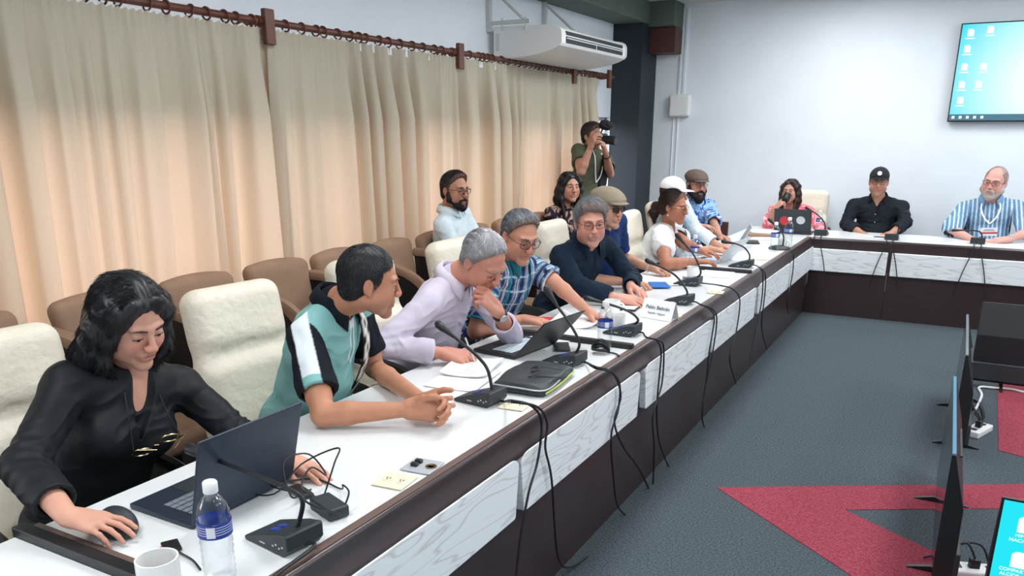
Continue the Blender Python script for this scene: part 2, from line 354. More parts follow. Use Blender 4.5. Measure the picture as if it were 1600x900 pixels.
# ------------------------------------------------------------------ people
def headframe(yaw, pitch, roll):
    y, p, r = map(math.radians, (yaw, pitch, roll))
    f = V(math.cos(y)*math.cos(p), math.sin(y)*math.cos(p), -math.sin(p)); rt = nrm(np.cross(f, V(0, 0, 1))); up = np.cross(rt, f)
    rt2 = math.cos(r)*rt-math.sin(r)*up; up2 = math.cos(r)*up+math.sin(r)*rt    # positive roll tips the crown to the person's right
    return np.stack([rt2, f, up2], 1)
def head_solid(s, Hc, R, k=1., fem=False, fat=1., openm=0, lid=0):
    T = lambda x, y, z: Hc+R @ (V(x*fat if abs(z) < 2 else x, y, z)*k)
    e = lambda c, r, kk=.02, sub=0: s.ell(T(*c), V(*r)*k, R, kk*k, sub)
    c_ = lambda a, b, ra, rb, kk=.015, sub=0: s.cap(T(*a), T(*b), ra*k, rb*k, kk*k, sub)
    e((0, -.018, .036), (.073, .092, .084)); e((0, .028, -.005), (.062*fat, .060, .086), .03)
    j = .9 if fem else 1.
    for q in (-1, 1):
        c_((q*.048*j, .0, -.055), (q*.012*j, .068, -.098 if not fem else -.094), .022, .018, .02)
        e((q*.037, .058, -.024), (.026, .026, .028), .02)
        e((q*.042*fat, .03, -.055), (.028*fat, .036, .034), .03)
        c_((q*.012, .083, .030), (q*.044, .073, .031), .010, .007, .012)
        e((q*.031, .1, .010), (.0165, .017, .0125), .012, 1)
        e((q*.031, .0735, .010), (.0150, .0150, .0135), .004)
        c_((q*.018, .0905, .0072-lid*.004), (q*.044, .084, .0070-lid*.004), .0024-lid*.0012, .0016-lid*.0006, .003, 1)
        c_((q*.010, .104, -.029), (q*.012, .098, -.026), .0085, .008, .006)
        e((q*.007, .107, -.037), (.004, .006, .003), .003, 1)
        Re = R @ np.array([[math.cos(q*.3), -math.sin(q*.3), 0], [math.sin(q*.3), math.cos(q*.3), 0], [0, 0, 1]])
        s.ell(T(q*.077, -.012, .0), V(.009, .019, .031)*k, Re, .008*k); s.ell(T(q*.086, -.004, .004), V(.006, .009, .017)*k, Re, .005*k, 1)
        s.ell(T(q*.075, -.006, -.026), V(.006, .008, .010)*k, Re, .006*k)
    for q in (-1, 1):
        c_((q*.017, .103, -.036), (q*.030, .088, -.060), .0022, .0014, .007, 1); c_((q*.022, .092, -.003), (q*.042, .084, -.004), .0014, .001, .006, 1)
    c_((0, .084, .026), (0, .109, -.019), .0075, .0092, .012); e((0, .1075, -.024), (.0115, .0095, .0085), .008)
    e((0, .079, -.098), (.019, .016, .016), .02)
    e((0, .082, -.058), (.026, .018, .022), .015)
    c_((-.018, .0915, -.0535), (.018, .0915, -.0535), .0045, .0045, .008); c_((-.014, .0905, -.0655), (.014, .0905, -.0655), .0060, .0060, .008)
    c_((-.023, .0975, -.059), (.023, .0975, -.059), .0028+openm, .0028+openm, .003, 1)
    return T
def skin_col(vs, Hc, R, k, base, lips=(168, 92, 88), brow=None, stub=None, seed=0):
    col = np.tile(rgb(*base), (len(vs), 1)); q = ((vs-Hc) @ R)/k; d = np.linalg.norm(q, axis=1)
    n = vnoise(vs*38+seed); col *= (1+.06*n)[:, None]
    hd = d < .14
    ch = np.exp(-(((np.abs(q[:, 0])-.04)/.02)**2+((q[:, 2]+.025)/.022)**2))*(q[:, 1] > .03)*hd
    nz = np.exp(-((q[:, 0]/.02)**2+((q[:, 2]+.025)/.02)**2))*(q[:, 1] > .09)*hd
    red = np.clip(.35*ch+.35*nz, 0, 1)[:, None]; col = col*(1-red)+col*np.array([1.12, .72, .70])*red
    lm = np.exp(-((q[:, 0]/.021)**4+((q[:, 2]+.0595)/.0105)**4))*(q[:, 1] > .078)*hd; lm = np.clip(lm*.75, 0, 1)[:, None]
    col = col*(1-lm)+rgb(*lips)*lm
    if stub is not None:
        sm = (hd*(q[:, 1] > .0)*np.clip((-.03-q[:, 2])/.03, 0, 1)*.38)[:, None]*(1-lm); col = col*(1-sm)+rgb(*stub)*sm
    return np.clip(col, 0, 1)
def hand(s, W, d, n, th, curls=(20, 25, 15), k=1., spread=.03, thumb=(.75, .6, -.25), fing=None, kk=.003, palm=True):
    """th: +1/-1 side of the thumb along cross(d,n); curls in degrees at the three joints (one triple or one per finger)"""
    d = nrm(d); n = nrm(n-d*np.dot(n, d)); sd = np.cross(d, n)*th
    offs = (.030, .009, -.012, -.031); pl = (.086, .090, .085, .076); fl = ((.040, .025, .021), (.045, .029, .022), (.041, .027, .021), (.032, .021, .019))
    fr = (.0093, .0095, .009, .0082); cl = curls if hasattr(curls[0], '__len__') else [curls]*4
    for i in range(4):
        K = W+(d*pl[i]+sd*offs[i]-n*(.004 if i in (0, 3) else 0))*k
        if palm: s.cap(W+(d*.006+sd*(.014 if i < 2 else -.012))*k, K, .019*k, .0125*k, .012*k)
        a = 0; p = K; dd = d+sd*offs[i]/.03*spread; dd = nrm(dd)
        for j in range(3):
            a += math.radians(cl[i][j]); q = p+(math.cos(a)*dd-math.sin(a)*n)*fl[i][j]*k
            s.cap(p, q, fr[i]*(1-.07*j)*k, fr[i]*(1-.07*(j+1))*k, (kk if j else .006)*k); p = q
    t0 = W+(d*.022+sd*.022-n*.008)*k; t = nrm(d*thumb[0]+sd*thumb[1]+n*thumb[2]); t1 = t0+t*.042*k; t2v = nrm(t+d*.35-sd*.15); t2 = t1+t2v*.033*k; t3 = t2+nrm(t2v+d*.2-sd*.25-n*.1)*.026*k
    s.cap(t0, t1, .019*k, .0135*k, .012*k); s.cap(t1, t2, .0115*k, .0105*k, kk*k); s.cap(t2, t3, .0105*k, .009*k, kk*k)
def ik(S, W, l1, l2, hint):
    D = W-S; L = np.linalg.norm(D)
    if L > (l1+l2)*.995: W = S+D/L*(l1+l2)*.995; D = W-S; L = np.linalg.norm(D)
    u = D/L; a = (l1*l1-l2*l2+L*L)/(2*L); h = math.sqrt(max(l1*l1-a*a, 1e-6)); hh = nrm(hint-u*np.dot(hint, u))
    return S+u*a+hh*h, W
def tubemesh(name, pts, r, m, parent, n=8, flat=None, org=None, close=False):
    b = MB(); b.tube([np.array(p)-(org if org is not None else 0) for p in pts], r, n, close, flat); return b.build(name, m, parent, smooth=True)
def collar_mesh(name, N, fwd, up, rt, m, parent, org, col, r=.071, hgt=.035, fall=.045, gap=.35, point=.03, k=1., open_=.012):
    """a folded shirt collar: stands up around the neck and falls outwards, open in front with two points"""
    n = 40; rows = []
    for i in range(n+1):
        a = math.pi*(gap*.5)+(2*math.pi-math.pi*gap)*i/n; cx, cy = math.sin(a), math.cos(a)      # a=0 is the front
        fr = max(0, math.cos(a))**1.5; t = (-1 if i < n/2 else 1)
        d = rt*cx+fwd*cy*1.08
        lo = hgt*(1-.9*fr)
        p0 = N+d*(r)*k+up*(-.012-.03*fr)*k; p1 = N+d*(r*.94)*k+up*lo*k; p2 = N+d*(r*.94+.007)*k+up*(lo+.002)*k
        drop = fall+point*max(0, math.cos(a))**4
        p3 = N+d*(r+.020+open_*fr)*k+up*(lo-drop)*k
        rows.append([p0, p1, p2, lerp(p2, p3, .5)+d*.003*k, p3, p3-d*.003, p2-d*.004])
    vs = np.array(rows).reshape(-1, 3); q = 7; Fq = [(i*q+j, (i+1)*q+j, (i+1)*q+j+1, i*q+j+1) for i in range(n) for j in range(q-1)]
    o = npmesh(name, vs, np.array(Fq), m, parent, np.tile(rgb(*col), (len(vs), 1)), org); sm = o.modifiers.new('thickness', 'SOLIDIFY'); sm.thickness = .0015; return o
def glasses(T, R, k, parent, org, frame, lens='lens', rw=.023, rh=.018, sq=2.6, z=.008, r=.0016):
    g = MB(); L = []
    for q in (-1, 1):
        pts = []
        for i in range(24):
            a = 2*math.pi*i/24; cx = math.copysign(abs(math.cos(a))**(2/sq), math.cos(a)); cz = math.copysign(abs(math.sin(a))**(2/sq), math.sin(a))
            pts.append(T(q*.031+cx*rw, .106-.010*abs(q*.031+cx*rw)/.05, z+cz*rh)-org)
        g.tube(pts, r*k, 6, True)
        L.append(pts)
        g.tube([T(q*(.030+rw), .098, z+.006)-org, T(q*.069, .086, z+.006)-org, T(q*.079, .03, z+.006)-org, T(q*.080, -.004, z+.004)-org, T(q*.078, -.022, z-.012)-org], r*k, 6)
    g.tube([T(-.0095, .107, z+.004)-org, T(0, .112, z+.007)-org, T(.0095, .107, z+.004)-org], r*k, 6)
    o = g.build('glasses', frame, parent, smooth=True)
    for pts in L:
        b = MB(); b.add(pts, [tuple(range(len(pts)))]); b.build('lens', M[lens], o)
    return o
HAIRN = dict(n=0)
def person(label, Hc, N, Pv, yaw, hyaw, hp, hr, skin, arms, sw=.19, k=1., build=1., vox=.0045, fem=False, fat=1., hair=None, haircol=(30, 30, 34), hair2=None,
           shirt='long', shirtcol=(30, 40, 50), pattern=None, neckcut=None, collar=None, pants='trou', lean=0, armk=1., kind='sit', stub=None, lips=(168, 96, 90),
           beard=None, specs=None, extra=None, sleeve=(.45, .05), fold=.006, openm=0, shmat='cloth', belly=0, lid=0, hairflow='short', hl=None, age=0, browc=None, armr=1., legs=None, group=None, sag=.05, seatf=.42):
    Hc, N, Pv = map(lambda a: np.array(a, float), (Hc, N, Pv)); LN = np.linalg.norm(N-Hc)
    if LN > .175*k: N = Hc+(N-Hc)*(.175*k/LN)
    R = headframe(hyaw, hp, hr); up = nrm(N-Pv); yw = math.radians(yaw); f0 = V(math.cos(yw), math.sin(yw), 0); rt = nrm(np.cross(f0, up)); fw = np.cross(up, rt); TR = np.stack([rt, fw, up], 1)
    org = V(Pv[0], Pv[1], 0)
    body = Solid(); T = head_solid(body, Hc, R, k, fem, fat, openm, lid)
    rn = (.046 if fem else .056)*k*(.5+.5*fat)
    body.cap(T(0, -.028, -.05), N+up*.0-fw*.005, rn, rn*1.08, .025)
    if not fem: body.ell(lerp(T(0, .03, -.085), N+fw*.03, .35), V(.012, .014, .018), TR, .02)
    SR = N+rt*sw-up*sag+fw*.01; SL = N-rt*sw-up*sag+fw*.01
    def trunk(s, g, kk=.05):
        b = build; mid = lerp(Pv, N, .0)
        L = np.linalg.norm(N-Pv)
        s.ell(Pv+up*.05, V(.165*b+g, .125*b+g, .13+g), TR, kk)
        s.ell(lerp(Pv, N, .38)+fw*(.005+belly*.5), V(.148*b+g, .105*b+belly+g, .17+g), TR, kk)
        s.ell(lerp(Pv, N, .70)+fw*(-.005), V(sw*.86+g, .112*b+g, .18+g), TR, kk)
        if fem:
            for q in (-1, 1): s.ell(lerp(Pv, N, .66)+fw*.085+rt*q*.075, V(.065, .06, .062)+g, TR, .05)
        for S in (SR, SL):
            s.cap(N-up*.075, S, .062*b+g, .047*armr+g, .035); s.cap(N+up*.0-fw*.015, lerp(N, S, .82)+up*.005-fw*.01, .038+g*.6, .034+g*.6, .035)
    trunk(body, -.010)
    info = {}
    l1, l2 = .285*armk, .255*armk
    for side, S in (('R', SR), ('L', SL)):
        a = arms.get(side)
        if a is None: continue
        W = np.array(a['w'], float); hint = np.array(a.get('hint', (0, 0, -1)), float); E, W = (np.array(a['e'], float), W) if a.get('e') is not None else ik(S, W, l1, l2, hint)
        info[side] = (S, E, W)
        ar = armr*(.88 if fem else 1.)
        body.cap(S, E, .047*ar, .040*ar, .02); body.cap(S+(E-S)*.3, S+(E-S)*.75, .044*ar, .043*ar, .02)
        mid = E+(W-E)*.3; body.cap(E, mid, .039*ar, .041*ar, .015); body.cap(mid, W, .040*ar, .0265*ar, .012)
        if a.get('d') is not None:
            hk = k*(.9 if fem else 1.0)*a.get('k', 1)
            hand(body, W+nrm(a['d'])*.012, np.array(a['d'], float), np.array(a['n'], float), (-1 if side == 'R' else 1)*a.get('flip', 1), a.get('c', (20, 25, 15)), hk, a.get('sp', .03), a.get('th', (.75, .6, -.25)))
    vs, Fq = body.mesh(vox); qh = ((vs-Hc) @ R)/k
    if age: wz = np.exp(-((qh[:, 2]-.062)/.016)**2)*(qh[:, 1] > .05)*(np.abs(qh[:, 0]) < .05); vs = vs-(R[:, 1][None]*(wz*(np.sin(qh[:, 2]*560+qh[:, 0]**2*300)*.5+.5)*.0016*age)[:, None])
    col = skin_col(vs, Hc, R, k, skin, lips, None, stub, seed=len(label))
    root = npmesh('person', vs, Fq, M['skin'], None, col, org); root.location = tuple(org); tag(root, label, 'person', group)
    # eyes
    for q in (-1, 1):
        eb = MB(); ib = MB(); c = T(q*.031, .0765, .0075)-org; prof = [(.0118*k*math.sin(t), .0118*k*math.cos(t)) for t in np.linspace(.05, math.pi-.05, 9)]
        eb.lathe(prof, c, 12, R @ np.array([[1, 0, 0], [0, 0, 1], [0, -1, 0]]).T)
        ic = T(q*.031, .0868, .0065-lid*.004)-org; ib.lathe([(.001*k, .0028*k), (.0045*k, .0012*k), (.0052*k, -.001*k)], ic, 12, R @ np.array([[1, 0, 0], [0, 0, 1], [0, -1, 0]]).T)
        e_ = eb.build('eye', M['eye'], root, smooth=True); ib.build('iris', M['iris'], e_, smooth=True)
    for q in (-1, 1):
        z0 = .0085-lid*.0045; lb = MB(); lb.tube([p-org for p in smoothpts([T(q*.0165, .0865, z0-.0015), T(q*.024, .0893, z0+.0012), T(q*.032, .0896, z0+.0016), T(q*.040, .0872, z0+.0008), T(q*.047, .0815, z0-.0012)], 3)], (.0011 if fem else .0008)*k, 5); lb.build('eyelashes', M['iris'], root, smooth=True)
    # eyebrows
    bc = browc or haircol
    for q in (-1, 1):
        bs = Solid().chain([T(q*.013, .0955, .0300), T(q*.03, .0930, .0345), T(q*.047, .079, .0285)], [.0024*k, .0030*k, .0015*k], .002)
        v2, F2 = bs.mesh(.0022); npmesh('eyebrow', v2, F2, M['hair'], root, np.tile(rgb(*bc), (len(v2), 1)), org)
    # hair
    if hair:
        hs = Solid(); hair(hs, T, R, k); v2, F2 = hs.mesh(min(vox, .0042))
        nn = normals(v2, F2); q = ((v2-Hc) @ R)/k; wav = vnoise(q*V(14, 14, 10)+3)
        g = vnoise(np.stack([q[:, 0]*150+wav*2.2, q[:, 1]*26+wav*1.5, q[:, 2]*34], 1)); g2 = vnoise(np.stack([q[:, 0]*60+wav*2, q[:, 1]*15, q[:, 2]*18+5], 1))
        amp = HAIRN.get('amp', 1.); v2 = v2+nn*((g*.0016+g2*.0022+wav*.0022)*k*amp)[:, None]
        fade = np.ones(len(v2))
        if hairflow != 'long':
            dp = (hl if hl is not None else .006)/1.03-(q[:, 1]*.874-q[:, 2]*.4856)+vnoise(q*160)*.003; fade = np.clip(dp/.020, 0, 1); v2 = Hc+(v2-Hc)*(1-.055*(1-fade))[:, None]
        h1 = rgb(*haircol); h2 = rgb(*(hair2 or tuple(min(255, c*1.25+6) for c in haircol))); m_ = np.clip(.5+.55*g+.35*g2, 0, 1)[:, None]
        hc = h1*(1-m_)+h2*m_; fd = (.55*(1-fade))[:, None]; hc = hc*(1-fd)+rgb(*skin)*fd; v2, F2, hc = strands(v2, F2, nn, q, R, k, hc, h1, h2, hairflow, 9000 if vox < .0037 else 4500)
        npmesh('hair', v2, F2, M['hair'], root, hc, org)
    if beard:
        bd = Solid(); t = beard.get('t', .006)
        for q in (-1, 1):
            bd.chain([T(q*.071, .006, -.008), T(q*.064, .022, -.05), T(q*.026, .062, -.09)], [(.008+t*.4)*k, (.017+t*.7)*k, (.02+t)*k], .015)
            bd.chain([T(q*.004, .099, -.046), T(q*.026, .088, -.054), T(q*.03, .078, -.075)], [(.0045+t*.25)*k, (.005+t*.25)*k, (.008+t*.5)*k], .006)
        bd.ell(T(0, .074, -.098-t*1.1), V(.026+t, .022+t, .022+t*1.6)*k, R, .02)
        bd.ell(T(0, .10, -.061), V(.02, .012, .008)*k, R, .004, 1)
        v2, F2 = bd.mesh(min(vox, .004)); nn = normals(v2, F2); g = vnoise(v2*300); g2 = vnoise(v2*90); v2 = v2+nn*((g*.5+g2)*.0018)[:, None]
        m_ = np.clip(.5+.5*g, 0, 1)[:, None]; b1, b2 = rgb(*beard['c']), rgb(*beard.get('c2', beard['c'])); v2, F2, hc = strands(v2, F2, nn, ((v2-Hc) @ R)/k, R, k, b1*(1-m_)+b2*m_, b1, b2, 'beard', 2500); npmesh('beard', v2, F2, M['hair'], root, hc, org)
    if specs: glasses(T, R, k, root, org, **specs)
    # shirt
    gs = .012; sh = Solid(); trunk(sh, gs)
    for side in info:
        S, E, W = info[side]; ar = armr*(.88 if fem else 1.)
        if side == 'R': sh.cap(N-up*.03, N+up*.012, .076 if collar else .066, .067 if collar else .060, .02)
        if shirt == 'short' or shirt == 'puff':
            t, fl = sleeve; c = lerp(S, E, t); pu = .02 if shirt == 'puff' else 0
            sh.cap(S, c, .057*ar+pu*.4, .056*ar+fl*.35, .03)
            if pu: sh.ell(lerp(S, c, .75), V(.075, .07, .065), TR, .03)
        else:
            t = arms[side].get('t', sleeve[0]); sh.cap(S, E, .058*ar, .054*ar, .03)
            c = lerp(E, W, t); sh.cap(E, c, .053*ar, .043*ar+sleeve[1]*.1, .02)
            if shirt == 'rolled': sh.cap(lerp(E, W, max(t-.25, 0)), c, .052*ar, .050*ar, .006)
    for side in info:
        S, E, W = info[side]; ar = armr*(.88 if fem else 1.)
        if shirt in ('short', 'puff'): c = lerp(S, E, sleeve[0]); d = nrm(E-S); rin = .0455*ar+sleeve[1]*.2
        else: c = lerp(E, W, arms[side].get('t', sleeve[0])); d = nrm(W-E); rin = .038*ar+.002
        sh.cut(c, d, .085); sh.cap(c-d*.045, c+d*.03, rin, rin, .003, 1)
    sh.cap(N-up*.02, T(0, -.028, -.05), rn+.004, rn+.006, .006, 1)
    if neckcut: neckcut(sh, N, rt, fw, up, TR)
    v2, F2 = sh.mesh(max(vox, .0032)); nn = normals(v2, F2)
    q = (v2-N) @ TR; z0 = vnoise(v2*V(7, 7, 5)+len(label)); fo = vnoise(np.stack([q[:, 0]*9+z0*1.3, q[:, 1]*9+z0, q[:, 2]*22+q[:, 0]*9+z0*2], 1)); f2_ = vnoise(np.stack([q[:, 0]*30+z0*2, q[:, 1]*20, q[:, 2]*16+z0*3], 1))
    disp = (1-np.abs(fo)*2)*fold*.55+f2_*fold*.35+z0*fold*.6
    for side in info:          # creases gather at the inside of the elbow
        S, E, W = info[side]; dE = np.linalg.norm(v2-E, axis=1); wgt = np.exp(-(dE/.09)**2); ax_ = nrm(W-S); disp = disp+wgt*np.sin(((v2-E) @ ax_)*170+z0*2)*fold*.35
    disp = disp*np.clip((np.linalg.norm(q, axis=1)-.075)/.07, 0, 1)
    v2 = v2+nn*disp[:, None]
    if pattern:
        colr = np.array(pattern(v2, q, info, N, TR, nn), float)
        for _ in range(1):
            s2 = np.zeros_like(colr); c2 = np.zeros(len(v2))
            for i_, j_ in ((0, 1), (1, 2), (2, 3), (3, 0), (1, 0), (2, 1), (3, 2), (0, 3)):
                for kx in range(3): s2[:, kx] += np.bincount(F2[:, i_], colr[F2[:, j_], kx], len(v2))
                c2 += np.bincount(F2[:, i_], minlength=len(v2))
            colr = colr*.4+.6*s2/np.maximum(c2, 1)[:, None]
    else: colr = np.tile(rgb(*shirtcol), (len(v2), 1))*(1+.05*z0)[:, None]
    so = npmesh('shirt' if not fem else 'blouse', v2, F2, M[shmat], root, np.clip(colr, 0, 1), org)
    if collar: collar_mesh('collar', N+up*.012, fw, up, rt, M[shmat], so, org, k=k, **collar)
    # legs
    if kind == 'sit':
        tr = Solid(); shs = Solid(); fh = f0
        for q in (-1, 1):
            hip = Pv+rt*q*.09+V(0, 0, -.0); kn = hip+fh*seatf+V(0, 0, .0)+rt*q*.03; kn[2] = .50; ft = kn+fh*(-.02); ft[2] = .10
            tr.cap(hip, kn, .085, .062, .03); tr.cap(kn, ft, .062, .048, .02); shs.cap(V(ft[0], ft[1], .055)-fh*.03, V(ft[0], ft[1], .04)+fh*.16, .043, .036, .01)
        tr.ell(Pv+up*.02, V(.175*build, .135*build, .12), TR, .04)
        v3, F3 = tr.mesh(.009); npmesh('trousers', v3, F3, M[pants], root, None, org); v3, F3 = shs.mesh(.009); npmesh('shoes', v3, F3, M['shoe'], root, None, org)
    else:
        tr = Solid(); shs = Solid()
        for q in (-1, 1):
            hip = Pv+rt*q*.09; kn = hip+fw*.02; kn[2] = .48; ft = kn-fw*.03; ft[2] = .09
            tr.cap(hip, kn, .085, .058, .03); tr.cap(kn, ft, .058, .045, .02); shs.cap(V(ft[0], ft[1], .05)-f0*.04, V(ft[0], ft[1], .04)+f0*.15, .043, .036, .01)
        tr.ell(Pv+up*.02, V(.175*build, .13*build, .14), TR, .04)
        v3, F3 = tr.mesh(.009); npmesh('trousers', v3, F3, M[pants], root, None, org); v3, F3 = shs.mesh(.009); npmesh('shoes', v3, F3, M['shoe'], root, None, org)
    I = dict(T=T, R=R, k=k, root=root, org=org, N=N, rt=rt, fw=fw, up=up, TR=TR, arms=info, shirt=so, Hc=Hc)
    if extra: extra(I)
    return I
def strands(v, Fq, nn, q, R, k, col, h1, h2, flow, n):
    rng = np.random.RandomState(len(v) % 9973); ok = np.arange(len(v))
    if flow in ('long', 'pony'): ok = ok[~((q[:, 1] > .058) & (np.abs(q[:, 0]) < .062) & (q[:, 2] > -.02))]; n = int(n*1.6)
    i = ok[rng.randint(0, len(ok), n)]; n = len(i); p = v[i]; N_ = nn[i]; Q = q[i]; c0 = col[i]
    if flow == 'short': d = Q-V(0, -.06, .125); d[:, 2] -= .01; L = .014; lift = .25
    elif flow == 'beard': d = np.tile(V(0, .25, -1), (n, 1)); L = .016; lift = .4
    elif flow == 'pony': d = V(0, -.13, -.01)-Q; d[Q[:, 1] < -.10] = (0, -.1, -1); L = .045; lift = .05
    else: d = np.stack([np.sign(Q[:, 0])*(.15+np.clip(Q[:, 2]-.04, 0, 1)*14), -.1-np.clip(Q[:, 1]-.02, 0, 1)*np.clip(Q[:, 2], 0, 1)*260, -1+0*Q[:, 0]], 1); L = .034; lift = -.03
    if flow == 'swept': d = np.stack([-.6+0*Q[:, 0], .35-Q[:, 2]*0, -.35+0*Q[:, 0]], 1); L = .035; lift = .2
    d = d+rng.normal(0, .18, (n, 3))*np.linalg.norm(d, axis=1)[:, None]; D = d @ R.T; D -= N_*(D*N_).sum(1)[:, None]; D /= np.linalg.norm(D, axis=1)[:, None]+1e-9
    Ls = L*k*rng.uniform(.6, 1.3, n)[:, None]; S_ = np.cross(D, N_); rr = (.0007 if flow in ('long', 'pony') else .0010)*k
    c = [p-N_*.001, p+D*Ls*.5+N_*Ls*lift*.35, p+D*Ls+N_*Ls*lift*.45*rng.uniform(-.2, 1, (n, 1))]
    if flow == 'long': w = np.sin(Q[:, 2]*60+Q[:, 0]*9)[:, None]*.004; c[2] = c[2]+S_*w
    pts = []
    for j, r_ in enumerate((rr, rr*.9, rr*.25)):
        for a in range(3): an = 2.094*a; pts.append(c[j]+(math.cos(an)*S_+math.sin(an)*N_)*r_)
    vs = np.stack(pts, 1).reshape(-1, 3); b = (np.arange(n)*9)[:, None]; F2 = np.concatenate([b+np.array([[j*3+a, j*3+(a+1) % 3, j*3+3+(a+1) % 3, j*3+3+a]]) for j in (0, 1) for a in range(3)])
    m_ = np.clip(rng.normal(.5, .4, n), 0, 1)[:, None]; cc = .5*c0+.5*(h1*(1-m_)+h2*m_); return np.concatenate([v, vs]), np.concatenate([Fq, F2+len(v)]), np.concatenate([col, np.repeat(cc, 9, 0)])
# hair styles (head frame: x right, y forward, z up)
def short_hair(t=.007, hl=.012, side=.0, top=0.):
    def f(s, T, R, k):
        s.ell(T(0, -.018, .036), (V(.074, .093, .086)+t)*k, R, .01); s.ell(T(0, -.050, -.022), (V(.060, .050, .052)+t*.7)*k, R, .02)
        if top: s.ell(T(0, .012, .085), V(.062+side, .068, .036+top)*k, R, .03)
        n = R @ nrm(V(0, .9, -.5)); c = T(0, 0, 0)+n*(hl*k/1.03)
        s.ops.append(('h', c, n, .24*k, 0, .005, 1))
        s.cut(T(0, 0, -.070), R @ V(0, .25, -1), .2*k)
        for q in (-1, 1): s.cap(T(q*.094, -.006, -.012), T(q*.094, -.012, .012), .022*k, .020*k, .006, 1); s.ell(T(q*.075, .066, .05), V(.026, .034, .028)*k, R, .012*k, 1)
    return f
def bald_top(t=.004):
    def f(s, T, R, k):
        short_hair(t, .004)(s, T, R, k); s.ell(T(0, .045, .105), V(.052, .055, .06)*k, R, .01, 1)
    return f
def long_hair(t=.014, wav=.0, length=.2, front=True, part=.0, vol=1., asym=(1, 1), fwdh=0.):
    def f(s, T, R, k):
        s.ell(T(0, -.020, .034), (V(.076, .094, .088)+t)*k, R, .01)
        s.ell(T(0, -.07, -.05), V(.088*vol, .05*vol, .11)*k, R, .04)
        for i, q in enumerate((-1, 1)):
            L = length*asym[i]
            s.chain([T(q*.072, .0, .05), T(q*.086*vol, -.01, -.02), T(q*(.088*vol+wav), -.02, -.09), T(q*(.075*vol+wav*1.4), -.02+wav, -.03-L)], [.030*k*vol, .032*k*vol, .036*k*vol, .022*k*vol], .04)
            if front: s.chain([T(q*.035, .06, .10), T(q*.074, .045, .045), T(q*.082, .035, -.02), T(q*(.078+wav), .04, -.09), T(q*(.066), .04+fwdh, -.02-L)], [.016*k, .016*k, .015*k, .016*k, .012*k], .02)
        s.ell(T(0, .115, -.012), V(.064, .10, .098)*k, R, .012, 1); s.ell(T(0, .06, -.12), V(.058, .07, .09)*k, R, .012, 1)
    return f
def bun_hair(t=.009):
    def f(s, T, R, k):
        s.ell(T(0, -.018, .036), (V(.074, .093, .085)+t)*k, R, .01); s.ell(T(0, -.05, -.015), (V(.060, .05, .045)+t)*k, R, .02)
        n = R @ nrm(V(0, .9, -.5)); s.ops.append(('h', T(0, 0, 0)+n*.012*k, n, .24*k, 0, .005, 1))
        for q in (-1, 1): s.cap(T(q*.094, -.006, -.012), T(q*.094, -.012, .012), .022*k, .020*k, .006, 1)
        s.chain([T(0, -.10, .0), T(0, -.135, -.015), T(.0, -.15, -.06), T(0, -.14, -.11)], [.022*k, .032*k, .036*k, .018*k], .02)
    return f
def flat_cap(I, m):
    s = Solid(); T, R, k = I['T'], I['R'], I['k']
    s.ell(T(0, -.02, .072), V(.098, .118, .066)*k, R, .01); s.ell(T(0, .035, .062), V(.085, .085, .030)*k, R, .03); s.ell(T(0, -.015, .048), V(.085, .104, .03)*k, R, .02)
    s.ell(T(0, .098, .044), V(.072, .045, .008)*k, R, .012)
    s.ell(T(0, -.015, .02), V(.077, .097, .035)*k, R, .006, 1); s.ell(T(0, .075, .012), V(.075, .05, .026)*k, R, .008, 1)
    v, F_ = s.mesh(.0035); nn = normals(v, F_); v = v+nn*(vnoise(v*45)*.0018)[:, None]; return npmesh('flat_cap', v, F_, M[m], I['root'], None, I['org'])
def ball_cap(I, m, brim=.075, tilt=0.):
    s = Solid(); T, R, k = I['T'], I['R'], I['k']
    s.ell(T(0, -.014, .052), V(.086, .104, .088)*k, R, .01); s.cut(T(0, 0, .047), R @ V(0, tilt, -1), .2)
    v, F_ = s.mesh(.0035); o = npmesh('cap', v, F_, M[m], I['root'], None, I['org'])
    vs = []; n = 20
    for lay in (0, -.004):
        for i in range(n+1):
            a = math.pi*(i/n)
            for rr in (.0, 1.):
                x = math.cos(a)*(.082); y = .02+math.sin(a)*(.062+rr*brim); vs.append(T(x*(1-.06*rr), y if rr else .012+math.sin(a)*.068, .052+lay-.10*(x*x)/.082-.12*rr*brim))
    vs = np.array(vs); q = 2*(n+1); Fq = []
    for i in range(n):
        a, b, c, d = 2*i, 2*i+1, 2*i+3, 2*i+2; Fq += [(a, b, c, d), (d+q, c+q, b+q, a+q), (b, b+q, c+q, c)]
    Fq += [(0, q, q+1, 1), (2*n, 2*n+1, 2*n+1+q, 2*n+q)]
    npmesh('cap_brim', vs, np.array(Fq), M[m], o, None, I['org'])
    bt = MB(); bt.lathe([(.007*k, .003), (.004*k, .006), (.001, .007)], T(0, -.014, .137)-I['org'], 10, R); bt.build('cap_button', M[m], o, smooth=True)
    return o
def watch(I, side, m='black', face='silver', t=.94, off=.001, fd=(0, 0, 1)):
    S, E, W = I['arms'][side]; d = nrm(W-E); c = lerp(E, W, t); u = nrm(np.cross(d, np.array(fd, float))); w_ = np.cross(u, d); r = .0285*(1 if t > .9 else 1.12)
    b = MB(); pts = [c+(math.cos(a)*u+math.sin(a)*w_)*(r+off)-I['org'] for a in np.linspace(0, 2*math.pi, 25)[:-1]]
    b.tube(pts, .009, 8, True, flat=.35); o = b.build('watch', M[m], I['root'], smooth=True)
    R = np.stack([u, d, w_], 1); b = MB(); b.lathe([(.018, 0), (.019, .006), (.015, .009)], c+w_*(r+off)-I['org'], 20, R); b.build('watch_face', M[face], o, smooth=True)
